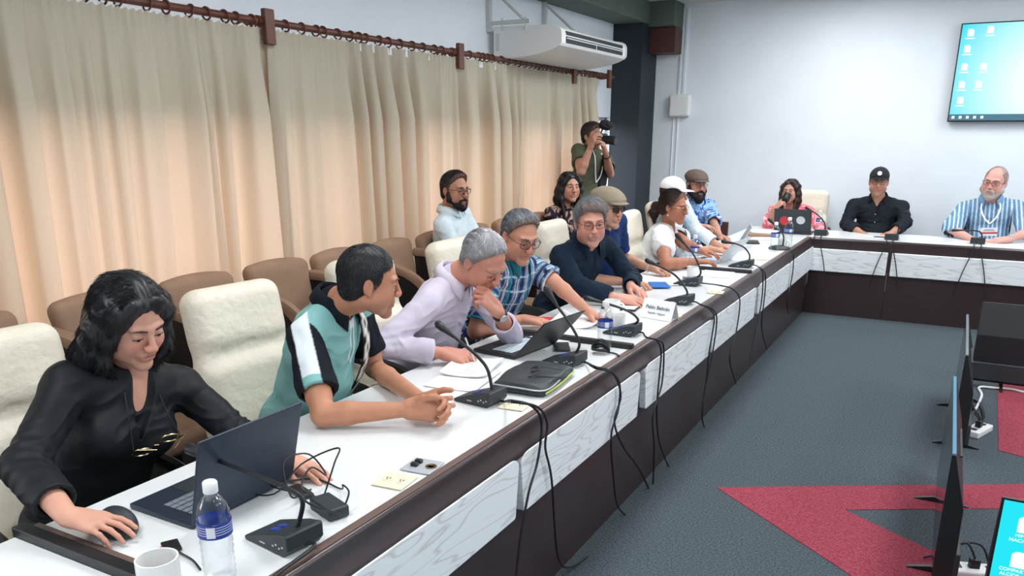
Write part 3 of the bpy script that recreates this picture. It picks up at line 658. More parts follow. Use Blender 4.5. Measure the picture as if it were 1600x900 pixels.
# ------------------------------------------------------------------ the room
XL, YF, ZC = -3.80, 9.90, 3.17
fb = MB(); fb.box2((-4.6, -2.6, -.1), (4.2, 10.1, 0)); fb.cur = 1
def inlay(poly): fb.prism(poly, 2, .0, .003)
P0 = [(-.872, 3.765), (-.169, 3.188), (.75, 2.43), (1.0, 2.75), (.10, 3.58), (-.27, 3.81)]
inlay(P0); inlay([(-.872, 3.765), (-.27, 3.81), (.483, 4.245), (1.3, 4.72), (1.15, 4.95), (.499, 4.571)])
inlay([(.434, 6.7), (.397, 5.04), (.55, 4.98), (1.3, 5.3), (1.3, 6.9)])
struct(fb.build('floor', [M['carpet'], M['redcarpet']]))
struct(MB().box2((-4.0, -2.6, ZC), (4.2, 10.1, ZC+.1)).build('ceiling', M['ceil']))
struct(MB().box2((-4.0, YF, 0), (4.2, YF+.15, ZC)).build('wall_far', M['wall']))
struct(MB().box2((4.0, -2.6, 0), (4.15, 10.0, ZC)).build('wall_right', M['wall'])); struct(MB().box2((-4.0, -2.6, 0), (4.15, -2.45, ZC)).build('wall_back', M['wall']))
wl = MB(); ZT, ZB = 1.90, .85
wl.box2((XL-.15, -2.6, ZT), (XL, YF+.1, ZC)); wl.box2((XL-.15, -2.6, 0), (XL, YF+.1, ZB)); wl.box2((XL-.15, -2.6, ZB), (XL, -1.2, ZT)); wl.box2((XL-.15, 9.38, ZB), (XL, YF+.1, ZT))
for yy in (1.45, 4.02, 6.65): wl.box2((XL-.15, yy-.06, ZB), (XL, yy+.06, ZT))
struct(wl.build('wall_left', M['wall']))
ys = (-1.2, 1.39, 1.51, 3.96, 4.08, 6.59, 6.71, 9.38)
for i in range(4):
    a, b_ = ys[2*i], ys[2*i+1]; fr = MB(); x0, x1 = XL-.09, XL-.05
    for (p, q) in (((x0, a, ZB), (x1, b_, ZB+.04)), ((x0, a, ZT-.04), (x1, b_, ZT)), ((x0, a, ZB), (x1, a+.04, ZT)), ((x0, b_-.04, ZB), (x1, b_, ZT)), ((x0, (a+b_)/2-.02, ZB), (x1, (a+b_)/2+.02, ZT))): fr.box2(p, q)
    wf = struct(fr.build('window_%d' % (i+1), M['silver'])); MB().box2((XL-.073, a+.04, ZB+.04), (XL-.069, b_-.04, ZT-.04)).build('pane', M['pane'], wf)
ca = at(975, 150, y=9.4); cb = at(1010, 200, y=YF)
struct(MB().box2((XL, 9.38, 0), (-3.44, YF, ZC)).build('trim_1', M['column']))       # column
struct(MB().box2((XL, -2.45, 2.93), (-3.42, YF, ZC)).build('trim_2', M['beam'], bevel=.008))       # beam under the ceiling
struct(MB().box2((-3.44, 9.55, 2.90), (-3.13, YF, ZC)).build('trim_3', M['beam'], bevel=.006))
o = MB().box2((-3.44, 9.62, 2.62), (-3.13, YF, 2.895)).build('beam_end_box', M['brownbox'], bevel=.006); tag(o, 'small red-brown box fixed on the wall under the beam end', 'box')
o = MB(); o.box2((-3.145, YF-.02, 2.12), (-3.115, YF, 3.12)); o.box2((-3.095, YF-.02, 2.12), (-3.065, YF, 3.12)); o.box2((-3.135, YF-.015, .9), (-3.12, YF, 2.0)); o.box2((-3.19, YF-.012, .9), (-3.178, YF, 2.0))
tag(o.build('wall_conduit', M['wall'], bevel=.003), 'white cable conduits running down the far wall beside the column', 'conduit')
s = Solid(); s.box((-3.10, YF-.045, 2.04), (.10, .015, .10), .03); v, q = s.mesh(.008)
o = npmesh('junction_box', v, q, M['ac'], None, None, V(-3.1, YF, 2.04)); o.location = (-3.1, YF, 2.04); tag(o, 'white square rounded box on the wall between the conduits', 'junction box')
# television on the far wall
tvt = thing('wall_television', 'large flat television with a cyan desktop on the far wall', 'television', (0, YF-.06, 2.33))
a = at(1479.5, 190.5, y=YF-.12); b_ = at(1502.7, 36, y=YF-.12); X0 = (a[0]+b_[0])/2; Z0, Z1 = a[2], b_[2]; W_ = (Z1-Z0)*1.77
MB().box2((X0, -.03, Z0-2.33), (X0+W_, .03, Z1-2.33)).build('casing', M['black'], tvt, bevel=.006)
MB().box2((X0+.012, -.034, Z0-2.33+.014), (X0+W_-.012, -.0295, Z1-2.33-.012)).build('screen', M['tv'], tvt)
MB().box2((X0+.012, -.036, Z0-2.33+.014), (X0+W_-.012, -.033, Z0-2.33+.075)).build('taskbar', M['bar'], tvt)
ic = MB(); hz = Z1-Z0
for (u, v_) in ((.10, .9), (.28, .92), (.09, .74), (.09, .56), (.09, .38), (.1, .22), (.27, .56), (.25, .38)):
    cx, cz = X0+u*hz*1.0, Z0-2.33+v_*hz; ic.prism([(cx-.028, cz-.03), (cx+.028, cz-.03), (cx+.028, cz+.02), (cx+.012, cz+.036), (cx-.028, cz+.036)], 1, -.0365, -.034); ic.box((cx, -.035, cz-.05), (.08, .002, .010)); ic.build('desktop_icon', M['icon'], tvt); ic = MB()
for j in range(5): MB().box((X0+.05+j*.065, -.0365, Z0-2.33+.045), (.026, .002, .026)).build('taskbar_icon', M['icon'], tvt)
MB().box2((X0+.3, .03, -.2), (X0+W_-.3, .06, .2)).build('wall_bracket', M['black'], tvt)
# air conditioner
AY0, AY1, AZ = 6.50, 7.98, 2.36
act = thing('air_conditioner', 'white wall-hung air conditioner above the curtains', 'air conditioner', (XL, AY0, AZ))
prof2 = [(.06, -.02), (.06, .235), (.60, .225), (.655, .215), (.69, .195), (.705, .165), (.705, .085), (.69, .065), (.62, .035), (.52, .008), (.40, -.012), (.26, -.022), (.14, -.024)]
MB().prism(prof2, 1, 0, AY1-AY0).build('casing', M['ac'], act, bevel=.012)
for nm, lo, hi in (('end_cap', -.012, .0), ('end_cap', AY1-AY0, AY1-AY0+.012)): MB().prism([(p[0]+(.010 if p[0] > .5 else 0), p[1]*1.02) for p in prof2], 1, lo, hi).build(nm, M['ac'], act, bevel=.004)
L = AY1-AY0
for z_, h_ in ((.167, .030), (.115, .052)): MB().box((.702, L/2, z_), (.012, L*.88, h_)).build('outlet_grille', M['acdark'], act)
g = MB()
g.box((.708, L/2, .128), (.006, L*.86, .007)); g.box((.709, L/2, .113), (.004, .008, .05)); g.build('louvre', M['ac'], act)
MB().box((.10, -.014, .11), (.035, .006, .14)).build('control_label', M['paintmetal'], act)
for yy in (-.02, 1.05):
    bk = MB(); bk.box2((.0, yy-.02, .20), (.04, yy+.02, .57)); bk.box2((0, yy-.015, .25), (.42, yy+.015, .28)); bk.tube([(.03, yy, .55), (.36, yy, .28)], .013, 6)
    for q in (.15, .38): bk.tube([(q, yy, .3), (q, yy, .2)], .006, 6)
    bk.build('hanging_bracket', M['paintmetal'], act)
# curtain rod and curtains
RX, RZ = -3.62, 2.325
rt_ = thing('curtain_rod', 'dark red-brown wooden curtain rod with rings and square brackets', 'curtain rod', (RX, 3.7, RZ))
MB().tube([(0, -4.6, 0), (0, 5.28, 0)], .020, 12).build('pole', M['rod'], rt_, smooth=True)
bys = [at(413, 35, x=RX)[1], at(714, 88, x=RX)[1], at(893, 112, x=RX)[1], at(948, 125, x=RX)[1], 1.6]
for y in bys:
    b = MB(); b.box((.03, y-3.7, -.03), (.035, .075, .19)); b.box((-.09, y-3.7, 0), (.2, .05, .06)); b.build('bracket', M['rod'], rt_, bevel=.006)
    b = MB(); b.tube([(0, y-3.7-.06, 0), (0, y-3.7+.06, 0)], .028, 12); b.build('collar_ring', M['rod'], rt_, smooth=True)
ry = []; random.seed(3)
y = 1.75
while y < 8.75:
    y += random.uniform(.06, .16) if y < 7 else random.uniform(.045, .09)
    if min(abs(y-b) for b in bys) > .07: ry.append(y)
for i, y in enumerate(ry[:95]):
    tl = random.uniform(-.25, .25); b = MB(); b.tube([(.031*math.sin(t)*1.0, y-3.7+.012*math.cos(t)*tl*3, -.006+.031*math.cos(t)) for t in np.linspace(0, 2*math.pi, 17)[:-1]], .0055, 6, True); b.build('ring', M['rod'], rt_, smooth=True)
def curtain(y0, y1, seed, label, zb=.06):
    rnd = random.Random(seed); ny = int((y1-y0)/.012)+2; nz = 46; W = y1-y0
    ph = [rnd.uniform(0, 6.28) for _ in range(8)]; nf = W/rnd.uniform(.19, .23)
    vs = []
    for j in range(nz+1):
        t = j/nz; z = 2.285-(2.285-zb)*t**1.15; dp = 2.285-z
        for i in range(ny+1):
            u = i/ny; y = y0+W*u
            wv = u*nf+.38*math.sin(u*5.1*W+ph[0])+.12*math.sin(u*11*W+ph[1])+.07*dp*math.sin(u*4+ph[2])
            big = math.sin(2*math.pi*wv+ph[3]); big = math.copysign(abs(big)**.8, big); am = (.6+.4*math.sin(u*W*3.3+ph[4]))*min(1, .25+dp*1.6)
            sm = math.sin(2*math.pi*u*W/.042+ph[5]+1.2*math.sin(u*W*17))
            x = RX+.008+.088*big*am+.009*sm*max(0, 1-dp*5)+.012*math.sin(2*math.pi*wv*2.3+ph[6])*min(1, dp*2)
            y += -.027*math.sin(4*math.pi*wv+2*ph[3])*min(1, .1+dp*2.2)*am*min(1, u*12, (1-u)*12)+.02*dp*math.sin(u*7+ph[7])
            vs.append((x-RX, y-y0, z+(.006*sm if j == 0 else 0)))
    q = ny+1; fs = [(j*q+i, j*q+i+1, (j+1)*q+i+1, (j+1)*q+i) for j in range(nz) for i in range(ny)]
    o = npmesh('curtain', np.array(vs), np.array(fs), M['curtain']); o.location = (RX, y0, 0); tag(o, label, 'curtain', 'beige curtains along the left wall')
    t = MB(); n = int(W/.02); P = [(-.012, W*i/n, 2.292+.012*math.sin(i*1.3+seed)) for i in range(n+1)]
    for i in range(n): t.add([P[i], P[i+1], (P[i+1][0], P[i+1][1], 2.24), (P[i][0], P[i][1], 2.24)], [(0, 1, 2, 3)])
    t.build('lining_tape', M['labelw'], o)
cy = [at(295, 5, x=RX)[1], at(418, 60, x=RX)[1], at(714, 100, x=RX)[1], at(868, 130, x=RX)[1], at(936, 150, x=RX)[1]]
curtain(.2, cy[0]+.03, 1, 'long beige curtain at the left edge of the photo'); curtain(cy[0]-.02, cy[1]+.05, 2, 'narrow beige curtain just before the foremost visible rod bracket')
curtain(cy[1]-.01, cy[2]+.01, 3, 'wide beige curtain between the first and second rod brackets'); curtain(cy[2]-.02, cy[3]+.04, 4, 'beige curtain below the air conditioner'); curtain(cy[3]-.02, cy[4], 5, 'last beige curtain ending beside the cameraman and the dark column')
# ------------------------------------------------------------------ tables
XT, XB = -1.245, -1.95
def worktable(y0, y1, label):
    t = thing('conference_table', label, 'table', (XB, y0, 0), 0, 'tables of the long near row')
    L = y1-y0; d = XT-XB
    MB().box2((0, .07, .715), (d-.015, L, .75)).build('tabletop', M['white'], t, bevel=.002)
    MB().prism([(d-.015, .75), (d+.012, .75), (d+.018, .7485), (d+.022, .745), (d+.024, .740), (d+.027, .725), (d+.032, .708), (d+.039, .692), (d+.046, .678), (d+.052, .668), (d+.052, .655), (d+.02, .65), (d-.015, .70)], 1, 0, L).build('edge_moulding', M['brown'], t, smooth=True)
    MB().prism([(d-.015, .7505), (d+.012, .7505), (d+.012, .752), (d-.015, .752)], 1, 0, L).build('top_edge_band', M['edge'], t)
    MB().box2((-.01, 0, .70), (d+.0, .035, .775)).build('divider_rail', M['black'], t, bevel=.003)
    MB().box2((-.01, .035, .70), (d+.0, .07, .757)).build('divider_strip', M['edge'], t, bevel=.002)
    MB().box2((d-.01, 0, 0), (d+.02, L, .655)).build('front_board', M['brown'], t)
    for a, b in ((.06, L/2+.02), (L/2+.035, L-.01)):
        r = .035; pl = []
        for (cy_, cz, a0) in ((a+r, .44+r*.4, 180), (b-r, .44+r*.4, 270), (b-r*1.6, .665-r, 0), (a+r*1.6, .665-r, 90)):
            rr = r if cz > .5 else r*.4
            for k in range(5): an = math.radians(a0+22.5*k); pl.append((cy_+rr*math.cos(an)*(1.6 if cz > .5 else 1), cz+rr*math.sin(an)))
        MB().prism(pl, 0, d+.022, d+.056).build('fascia_panel', M['wood'], t, bevel=.004)
    MB().box2((.02, L-.05, 0), (d-.02, L-.02, .715)).build('side_board', M['brown'], t)
worktable(-1.44, .98, 'nearest table unit, only its end strip shows in the bottom left corner')
worktable(.98, 3.44, 'white conference table unit under the open dark laptops of the first three sitters')
worktable(3.44, 5.87, 'white conference table unit holding the folded white name card'); worktable(5.87, 8.38, 'white conference table unit holding the pale laptops, running to the corner')
def fartable(x0, x1, label):
    t = thing('conference_table', label, 'table', (x0, 9.07, 0), -math.pi/2, 'tables of the far row')   # local +x points to the viewer
    L = x1-x0; d = .70
    MB().box2((0, 0, .715), (d-.015, L, .75)).build('tabletop', M['white'], t, bevel=.002)
    MB().prism([(d-.015, .75), (d+.012, .75), (d+.02, .735), (d+.02, .655), (d-.015, .65)], 1, 0, L).build('edge_moulding', M['brown'], t)
    MB().box2((d-.01, 0, 0), (d+.02, L, .655)).build('front_board', M['brown'], t)
    MB().box2((d+.022, .02, .43), (d+.05, L-.01, .648)).build('fascia_panel', M['wood'], t, bevel=.006)
fartable(XT+.03, -.505, 'white far-row table unit in the corner with the dark laptop'); fartable(-.50, .93, 'white far-row table unit in front of the man in the black cap')
fartable(.935, 2.2, 'white far-row table unit at the right edge of the photo')
# corner filler top
o = MB(); o.box2((XB, 8.38, .715), (XT+.03, 9.07, .75)); tag(o.build('corner_tabletop', M['white'], bevel=.002), 'white corner worktop joining the near row to the far row', 'table')
# ------------------------------------------------------------------ office chairs
def office_chair(label, loc, rz, group='cream office chairs at the tables', backmat='leather'):
    t = thing('office_chair', label, 'chair', loc, rz, group)
    s = Solid(); s.box((.0, 0, .44), (.20, .20, .015), .045); s.ell((.22, 0, .43), (.05, .22, .04), k=.04); v, q = s.mesh(.012); npmesh('seat', v, q, M[backmat], t)
    th = math.radians(11); R = np.array([[math.cos(th), 0, -math.sin(th)], [0, 1, 0], [math.sin(th), 0, math.cos(th)]]); c0 = V(-.27, 0, .80)
    T = lambda x, y, z: c0+R @ V(x, y, z)
    s = Solid(); s.box(T(0, 0, .0), (.006, .175, .26), .045, R, .03); s.box(T(.01, 0, .20), (.012, .15, .07), .05, R, .05); s.box(T(.02, 0, -.15), (.012, .17, .12), .05, R, .06)
    s.chain([T(.068, -.13, .055), T(.070, 0, .08), T(.068, .13, .055)], [.006]*3, .012, 1)
    for q_ in (-1, 1): s.chain([T(.05, q_*.235, .28), T(.055, q_*.238, 0), T(.05, q_*.235, -.25)], [.004]*3, .01, 1)
    v, q = s.mesh(.009, 2); npmesh('backrest', v, q, M[backmat], t)
    b = MB(); b.box2((-.30, -.17, .45), (-.27, .17, .60)); b.tube([(-.28, 0, .62), (-.27, 0, .40), (-.1, 0, .38)], .03, 8); b.build('back_support', M['black'], t, smooth=True)
    for sg in (-1, 1):
        b = MB(); y = .285*sg
        b.tube(smoothpts([(-.27, y*.9, .70), (-.12, y, .69), (.06, y, .675), (.18, y, .655), (.225, y, .61), (.20, y, .52), (.10, y*.9, .42), (.0, y*.75, .40)], 4), .021, 8, flat=1.5); b.build('armrest', M['black'], t, smooth=True)
    MB().tube([(0, 0, .40), (0, 0, .10)], .028, 12).build('gas_column', M['black'], t, smooth=True)
    for k in range(5):
        a = 2*math.pi*k/5+.3; c = V(math.cos(a), math.sin(a), 0)
        b = MB(); b.tube([c*.02+V(0, 0, .12), c*.28+V(0, 0, .075)], [.024, .014], 8); b.build('leg', M['black'], t, smooth=True)
        b = MB(); p = np.cross(c, V(0, 0, 1)); b.tube([c*.28+V(0, 0, .03)-p*.02, c*.28+V(0, 0, .03)+p*.02], .03, 12); b.build('caster', M['black'], t, smooth=True)
    return t
c0 = office_chair('cream office chair of the woman in black, at the left edge of the photo', (-2.29, 1.32, 0), -.04)
for (x, y, rz, lab) in ((-2.27, 2.27, -.10, 'cream office chair with a wide bare backrest behind the man in the teal polo'), (-2.30, 3.16, -.05, 'cream office chair behind the man in the lilac shirt, edged by the teal polo sitter'),
                        (-2.28, 4.0, .02, 'cream office chair behind the man in the plaid shirt'), (-2.24, 5.22, .0, 'cream office chair of the grey-haired man in the dark navy shirt'),
                        (-2.02, 6.22, .05, 'cream office chair beyond the man in the tan flat cap'), (-2.15, 7.35, .0, 'cream office chair behind the woman in the white blouse'), (-2.22, 8.2, .1, 'cream office chair of the bearded man in the blue floral shirt'),
                        ):
    dup(c0, (x, y, 0), rz, lab)
dup(c0, (at(1262, 300, y=9.55)[0]-.0, 9.33, 0), -math.pi/2, 'cream office chair of the woman in the pink blouse')
ch_b = office_chair('black office chair of the man in the black cap', (-.73, 9.42, 0), -math.pi/2, 'black office chairs at the far table', 'blackcloth')
ch_b.scale = (1, 1, .84); cb2 = dup(ch_b, (.28, 9.42, 0), -math.pi/2, 'black office chair of the white-bearded man in the striped shirt')
# brown visitor chairs along the curtain
def visitor_chair(label, loc, rz):
    t = thing('visitor_chair', label, 'chair', loc, rz, 'brown upholstered chairs along the curtain')
    R = np.array([[math.cos(.2), 0, -math.sin(.2)], [0, 1, 0], [math.sin(.2), 0, math.cos(.2)]])
    s = Solid(); s.box(V(-.22, 0, .80), (.004, .17, .20), .035, R, .03); s.ell(V(-.26, 0, .99), (.035, .19, .06), R, .05); v, q = s.mesh(.012); npmesh('backrest', v, q, M['brownchair'], t)
    s = Solid(); s.box((.0, 0, .43), (.19, .19, .01), .04); v, q = s.mesh(.012); npmesh('seat', v, q, M['brownchair'], t)
    for sg in (-1, 1):
        y = .26*sg; b = MB(); b.tube(smoothpts([(-.25, y, .93), (-.12, y, .925), (.08, y, .88), (.20, y, .80), (.22, y, .70)], 5), .022, 8, flat=1.4); b.build('armrest', M['brownchair'], t, smooth=True)
        MB().prism([(-.24, .90), (-.1, .90), (.08, .85), (.19, .77), (.16, .45), (-.2, .45)], 1, y-.012, y+.012).build('arm_panel', M['black'], t)
        for x in (-.2, .18): MB().box2((x-.014, y-.014, 0), (x+.014, y+.014, .46)).build('leg', M['black'], t)
    return t
vc = None; labs = {0: 'brown visitor chair at the left photo edge behind the woman in black', 1: 'brown visitor chair just behind the hair of the woman in black', 2: 'brown visitor chair peeking over the widest cream backrest', 3: 'brown visitor chair between the widest cream backrest and the teal polo shoulder',
        4: 'brown visitor chair right behind the head of the man in the teal polo', 5: 'brown visitor chair whose top shows just right of the teal polo sitter', 6: 'brown visitor chair of the bearded man in the light shirt', 7: 'brown visitor chair just right of the bearded man in the light shirt', 8: 'brown visitor chair behind the head of the plaid shirt sitter',
        9: 'brown visitor chair left of the woman in the dark floral blouse', 10: 'brown visitor chair of the woman in the dark floral blouse'}
for i in range(11):
    p = (-3.0, 1.62+.56*i-.03*i, 0); rz = [.1, .0, -.05, -.1, .05, .0, .0, .02, -.03, .0, .0][i]
    vc = visitor_chair(labs[i], p, rz) if i == 0 else (dup(vc0, p, rz, labs[i]))
    if i == 0: vc0 = vc
# dark panel behind the far end (door frame / bag near the corner)
o = MB(); a = at(1138, 352, y=9.6)
a = at(1126, 357, y=9.62); o = MB(); o.box(tuple(a), (.17, .06, .16)); tag(o.build('wall_recess_box', M['brownbox'], bevel=.004), 'small dark brown box by the wall behind the bearded man in blue', 'box')
# ------------------------------------------------------------------ standing monitors in the middle
def monitor(label, loc, rz, W, Hh, z0, on=False, toptint=None, tilt=0):
    t = thing('floor_monitor', label, 'monitor', loc, rz, 'monitors standing on the carpet in the middle')      # screen faces local -x, width along y
    MB().prism([(0, z0), (0, z0+Hh), (.012, z0+Hh), (.030, z0+Hh*.86), (.066, z0+Hh*.60), (.070, z0+.03), (.05, z0)], 1, 0, W).build('casing', M['black'], t, bevel=.003)
    sc_ = MB().box2((-.0015, .008, z0+.014), (.002, W-.008, z0+Hh-.008)).build('screen', M['screen' if on else 'screenoff'], t)
    MB().box2((.060, .0, z0+.02), (.085, W, z0+Hh*.26)).build('rear_housing', M['blk2'], t, bevel=.006)
    MB().box2((.044, W*.3, z0+Hh*.76), (.053, W*.62, z0+Hh*.77)).build('vent_slot', M['black'], t)
    if toptint: MB().box2((.0005, .01, z0+Hh-.0005), (.0125, W-.01, z0+Hh+.0015)).build('edge_tint_strip', M[toptint], t); MB().box2((-.0006, .01, z0+Hh-.010), (.0005, W-.01, z0+Hh+.001)).build('edge_tint_strip', M[toptint], t)  # coloured strip; on the near monitor it paints in a blue reflection
    for y in (.2, W-.2):
        b = MB(); b.prism([(-.09, 0), (.15, 0), (.15, .006), (.035, .03), (.03, z0+.05), (.008, z0+.05), (.004, .03), (-.09, .006)], 1, y-.009, y+.009); b.build('foot', M['black'], t)
    if on:
        for (u, v_) in ((.085, .085), (.085, .215)): ic = MB(); ic.prism([(W-u-.026, z0+Hh-v_-.028), (W-u+.026, z0+Hh-v_-.028), (W-u+.026, z0+Hh-v_+.02), (W-u+.014, z0+Hh-v_+.03), (W-u-.026, z0+Hh-v_+.03)], 0, -.004, -.001); ic.build('desktop_icon', M['icon'], t)
        for s_, v_ in (('HIMNO', .125), ('NACIONAL', .143), ('COMPARTIDO', .255), ('ALCIDE - RED', .273)): text('screen_text', s_, .017, M['icon'], t, (-.004, W-.085, z0+Hh-v_), (math.pi/2, 0, -math.pi/2))
    return t
monitor('black floor monitor seen edge-on nearest the camera, a blue reflection painted along its top', (.112, 3.18, 0), .012, 1.14, .53, .06, toptint='blue_glint')
monitor('black floor monitor seen edge-on, the farther of the two in line', (.150, 4.80, 0), 0, 1.17, .525, .06, toptint='metal')
monitor('black floor monitor with its wide back turned to the camera', (.245, 6.42, 0), -math.pi/2, 1.17, .56, .04)
monitor('floor monitor with a lit cyan desktop in the bottom right corner', (at(1565, 782, y=2.93)[0]+1.10, 2.93, 0), math.pi/2, 1.10, .52, .04, True)
def strip(label, loc, rz, white=True):
    t = thing('power_strip', label, 'power strip', loc, rz, 'power strips behind the monitors')
    MB().box2((-.11, -.045, 0), (.11, .045, .04)).build('body', M['ac'], t, bevel=.008)
    for k in range(3): MB().box((-.065+.065*k, 0, .0415), (.035, .03, .004)).build('socket', M['black'], t)
    b = MB(); b.box((.0, .0, .06), (.035, .03, .035)); b.tube(smoothpts([(0, 0, .08), (-.03, .03, .13), (-.10, .02, .10), (-.07, .09, .05), (-.16, .1, .01)], 5), .005, 6); b.tube(smoothpts([(.06, 0, .045), (.03, .04, .12), (-.05, .05, .11), (-.12, .04, .04)], 5), .005, 6); b.build('plug_cable', M['black'], t, smooth=True)
for lab, p, rz in (('white power strip with tangled black plugs on the carpet, right of the near edge-on monitor', at(1528, 672, z=.02), 1.2), ('white power strip beside the lit monitor in the bottom corner', at(1520, 893, z=.02), .3)): strip(lab, (p[0], p[1], 0), rz)
cp = [at(x, y, z=.012) for x, y in ((1524, 640), (1534, 618), (1530, 605), (1555, 606), (1580, 608), (1605, 614))]
tag(MB().tube(smoothpts(cp, 6), .008, 8).build('white_cable', M['ac'], smooth=True), 'white cable lying on the red and grey carpet behind the monitor', 'cable')
cp = [at(x, y, z=.012) for x, y in ((1524, 645), (1518, 625), (1530, 630), (1537, 650), (1526, 668))]
tag(MB().tube(smoothpts(cp, 6), .008, 8).build('black_cable', M['black'], smooth=True), 'black cable loops on the carpet by the power strip', 'cable')
# ------------------------------------------------------------------ things on the tables
ZT_ = .752
def P(px, py, z=ZT_): return at(px, py, z=z)
def hang(px_pts, x=-1.165): return [at(a, b, x=x) for a, b in px_pts]
def mic(label, base, rz, neck, cables, disc=False, sc_=1., plane=None, stem=0.0075):
    b0 = P(*base); t = thing('desk_microphone', label, 'microphone', b0, rz, 'gooseneck conference microphones')
    cz, sz = math.cos(-rz), math.sin(-rz); loc = lambda p: V((p[0]-b0[0])*cz-(p[1]-b0[1])*sz, (p[0]-b0[0])*sz+(p[1]-b0[1])*cz, p[2]-b0[2])
    if disc:
        MB().lathe([(.088, 0), (.09, .008), (.075, .022), (.03, .032), (.01, .034)], n=28).build('base', M['blk2'], t, smooth=True)
    else:
        MB().prism([(-.105, 0), (-.105, .010), (.02, .052), (.062, .060), (.066, .055), (.066, .02), (.050, .0)], 1, -.055*sc_, .055*sc_).build('base', M['blk2'], t, bevel=.004)
        b = MB(); th = math.atan2(.042, .125); R = np.array([[math.cos(th), 0, -math.sin(th)], [0, 1, 0], [math.sin(th), 0, math.cos(th)]])
        for q in (-.022, .0): b.box((-.02, q, .0405), (.03, .014, .004), R)
        b.build('button', M['label'], t); b = MB()
        for q in range(4): b.box((.012+.012*q, -.0555*sc_, .02+.006*(q % 2)), (.006, .002, .004))
        b.box((-.03, -.0555*sc_, .015), (.02, .002, .003)); b.build('indicator', M['silver'], t)
    pp = plane if plane is not None else b0[1]+.0
    N_ = [at(a, b, y=pp) for a, b in neck]; N_ = [loc(p) for p in N_]
    N_[0] = V(.036, 0, .05) if not disc else V(.03, 0, .02); C_ = smoothpts(N_, 6)
    MB().tube(C_, .0062, 8).build('gooseneck', M['black'], t, smooth=True)
    e = C_[-1]; d = nrm(C_[-1]-C_[-3]); MB().tube([e-d*.07, e-d*.03, e-d*.005, e+d*.02, e+d*.03], [.0065, .0105, .0150, .0150, .007], 12).build('microphone_head', M['black'], t, smooth=True)
    for cpts in cables:
        st = b0+V(math.cos(rz)*.06, math.sin(rz)*.06, .018); pts = [st, st+V(.03, .0, .0)]+[np.array(p) for p in cpts]
        MB().tube([loc(p) for p in smoothpts(pts, 6)], .0045, 7).build('cable', M['black'], t, smooth=True)
    return t
def drape(ypos, seq):
    """cable run over the table edge and down the front: seq of (dy, z)"""
    return [V(-1.235, ypos, .757), V(-1.19, ypos+.005, .752)]+[V(-1.175, ypos+dy, z) for dy, z in seq]
mic('black gooseneck microphone nearest the camera, standing beside the charger brick', (452, 848), -.15, [(479, 808), (473, 784), (455, 766), (400, 742), (350, 723), (303, 704)], [drape(1.13, ((.02, .6), (.05, .4), (.03, .2)))])
mic('gooseneck microphone standing in front of the black laptop sleeve', (757, 628), -.1, [(770, 600), (762, 578), (745, 556), (718, 533), (690, 511)],
    [hang([(800, 628), (840, 636), (855, 662), (852, 700), (862, 750), (872, 870), (895, 885), (930, 860)], -1.17), hang([(800, 626), (830, 634), (846, 660), (840, 720), (826, 770), (812, 850), (805, 920)], -1.17)])
mic('gooseneck microphone at the far corner of the laptop sleeve, beside the cable bundle', (888, 568), -.1, [(912, 552), (905, 535), (890, 505), (872, 480), (857, 456)],
    [hang([(930, 575), (955, 582), (968, 600), (966, 640), (955, 680), (958, 740), (965, 790), (985, 808), (996, 800)], -1.17), hang([(930, 573), (950, 578), (962, 590), (970, 620), (960, 660), (975, 700), (1000, 735), (1030, 800)], -1.17)])
mic('gooseneck microphone with a low bent neck beside the near white mugs', (978, 522), -.05, [(1000, 514), (997, 500), (985, 488), (960, 478), (920, 467)], [hang([(1010, 527), (1030, 532), (1037, 545), (1034, 600), (1020, 650), (1022, 700), (1020, 770)], -1.17), hang([(1010, 527), (1026, 532), (1033, 550), (1030, 590), (1026, 640), (1030, 690), (1045, 730)], -1.17)])
mic('gooseneck microphone standing behind the white name card', (1064, 474), -.05, [(1076, 463), (1072, 452), (1057, 432), (1038, 420), (1015, 409)], [hang([(1095, 476), (1112, 482), (1120, 500), (1112, 560), (1100, 620), (1098, 660), (1110, 680)], -1.17), hang([(1095, 476), (1110, 484), (1116, 500), (1108, 550), (1104, 590), (1096, 640)], -1.17)])
mic('gooseneck microphone with a tall bent neck in front of the bottle on a saucer', (1079, 445), -.0, [(1097, 437), (1095, 425), (1085, 400), (1073, 385), (1060, 370)], [hang([(1125, 446), (1145, 452), (1156, 470), (1150, 520), (1140, 560), (1150, 600)], -1.17)])
mic('gooseneck microphone in front of the pale laptop of the woman in white', (1162, 417), .0, [(1173, 410), (1171, 398), (1163, 387), (1150, 381), (1133, 378)], [hang([(1190, 420), (1196, 430), (1195, 460), (1190, 510), (1198, 545)], -1.17), hang([(1188, 420), (1192, 430), (1190, 470), (1180, 520), (1170, 570)], -1.17)])
mic('disc-based gooseneck microphone near the corner bottles', (1217, 389), .0, [(1227, 384), (1224, 368), (1215, 356), (1204, 345)], [hang([(1236, 392), (1240, 400), (1238, 430), (1230, 470), (1232, 490)], -1.17)], disc=True)
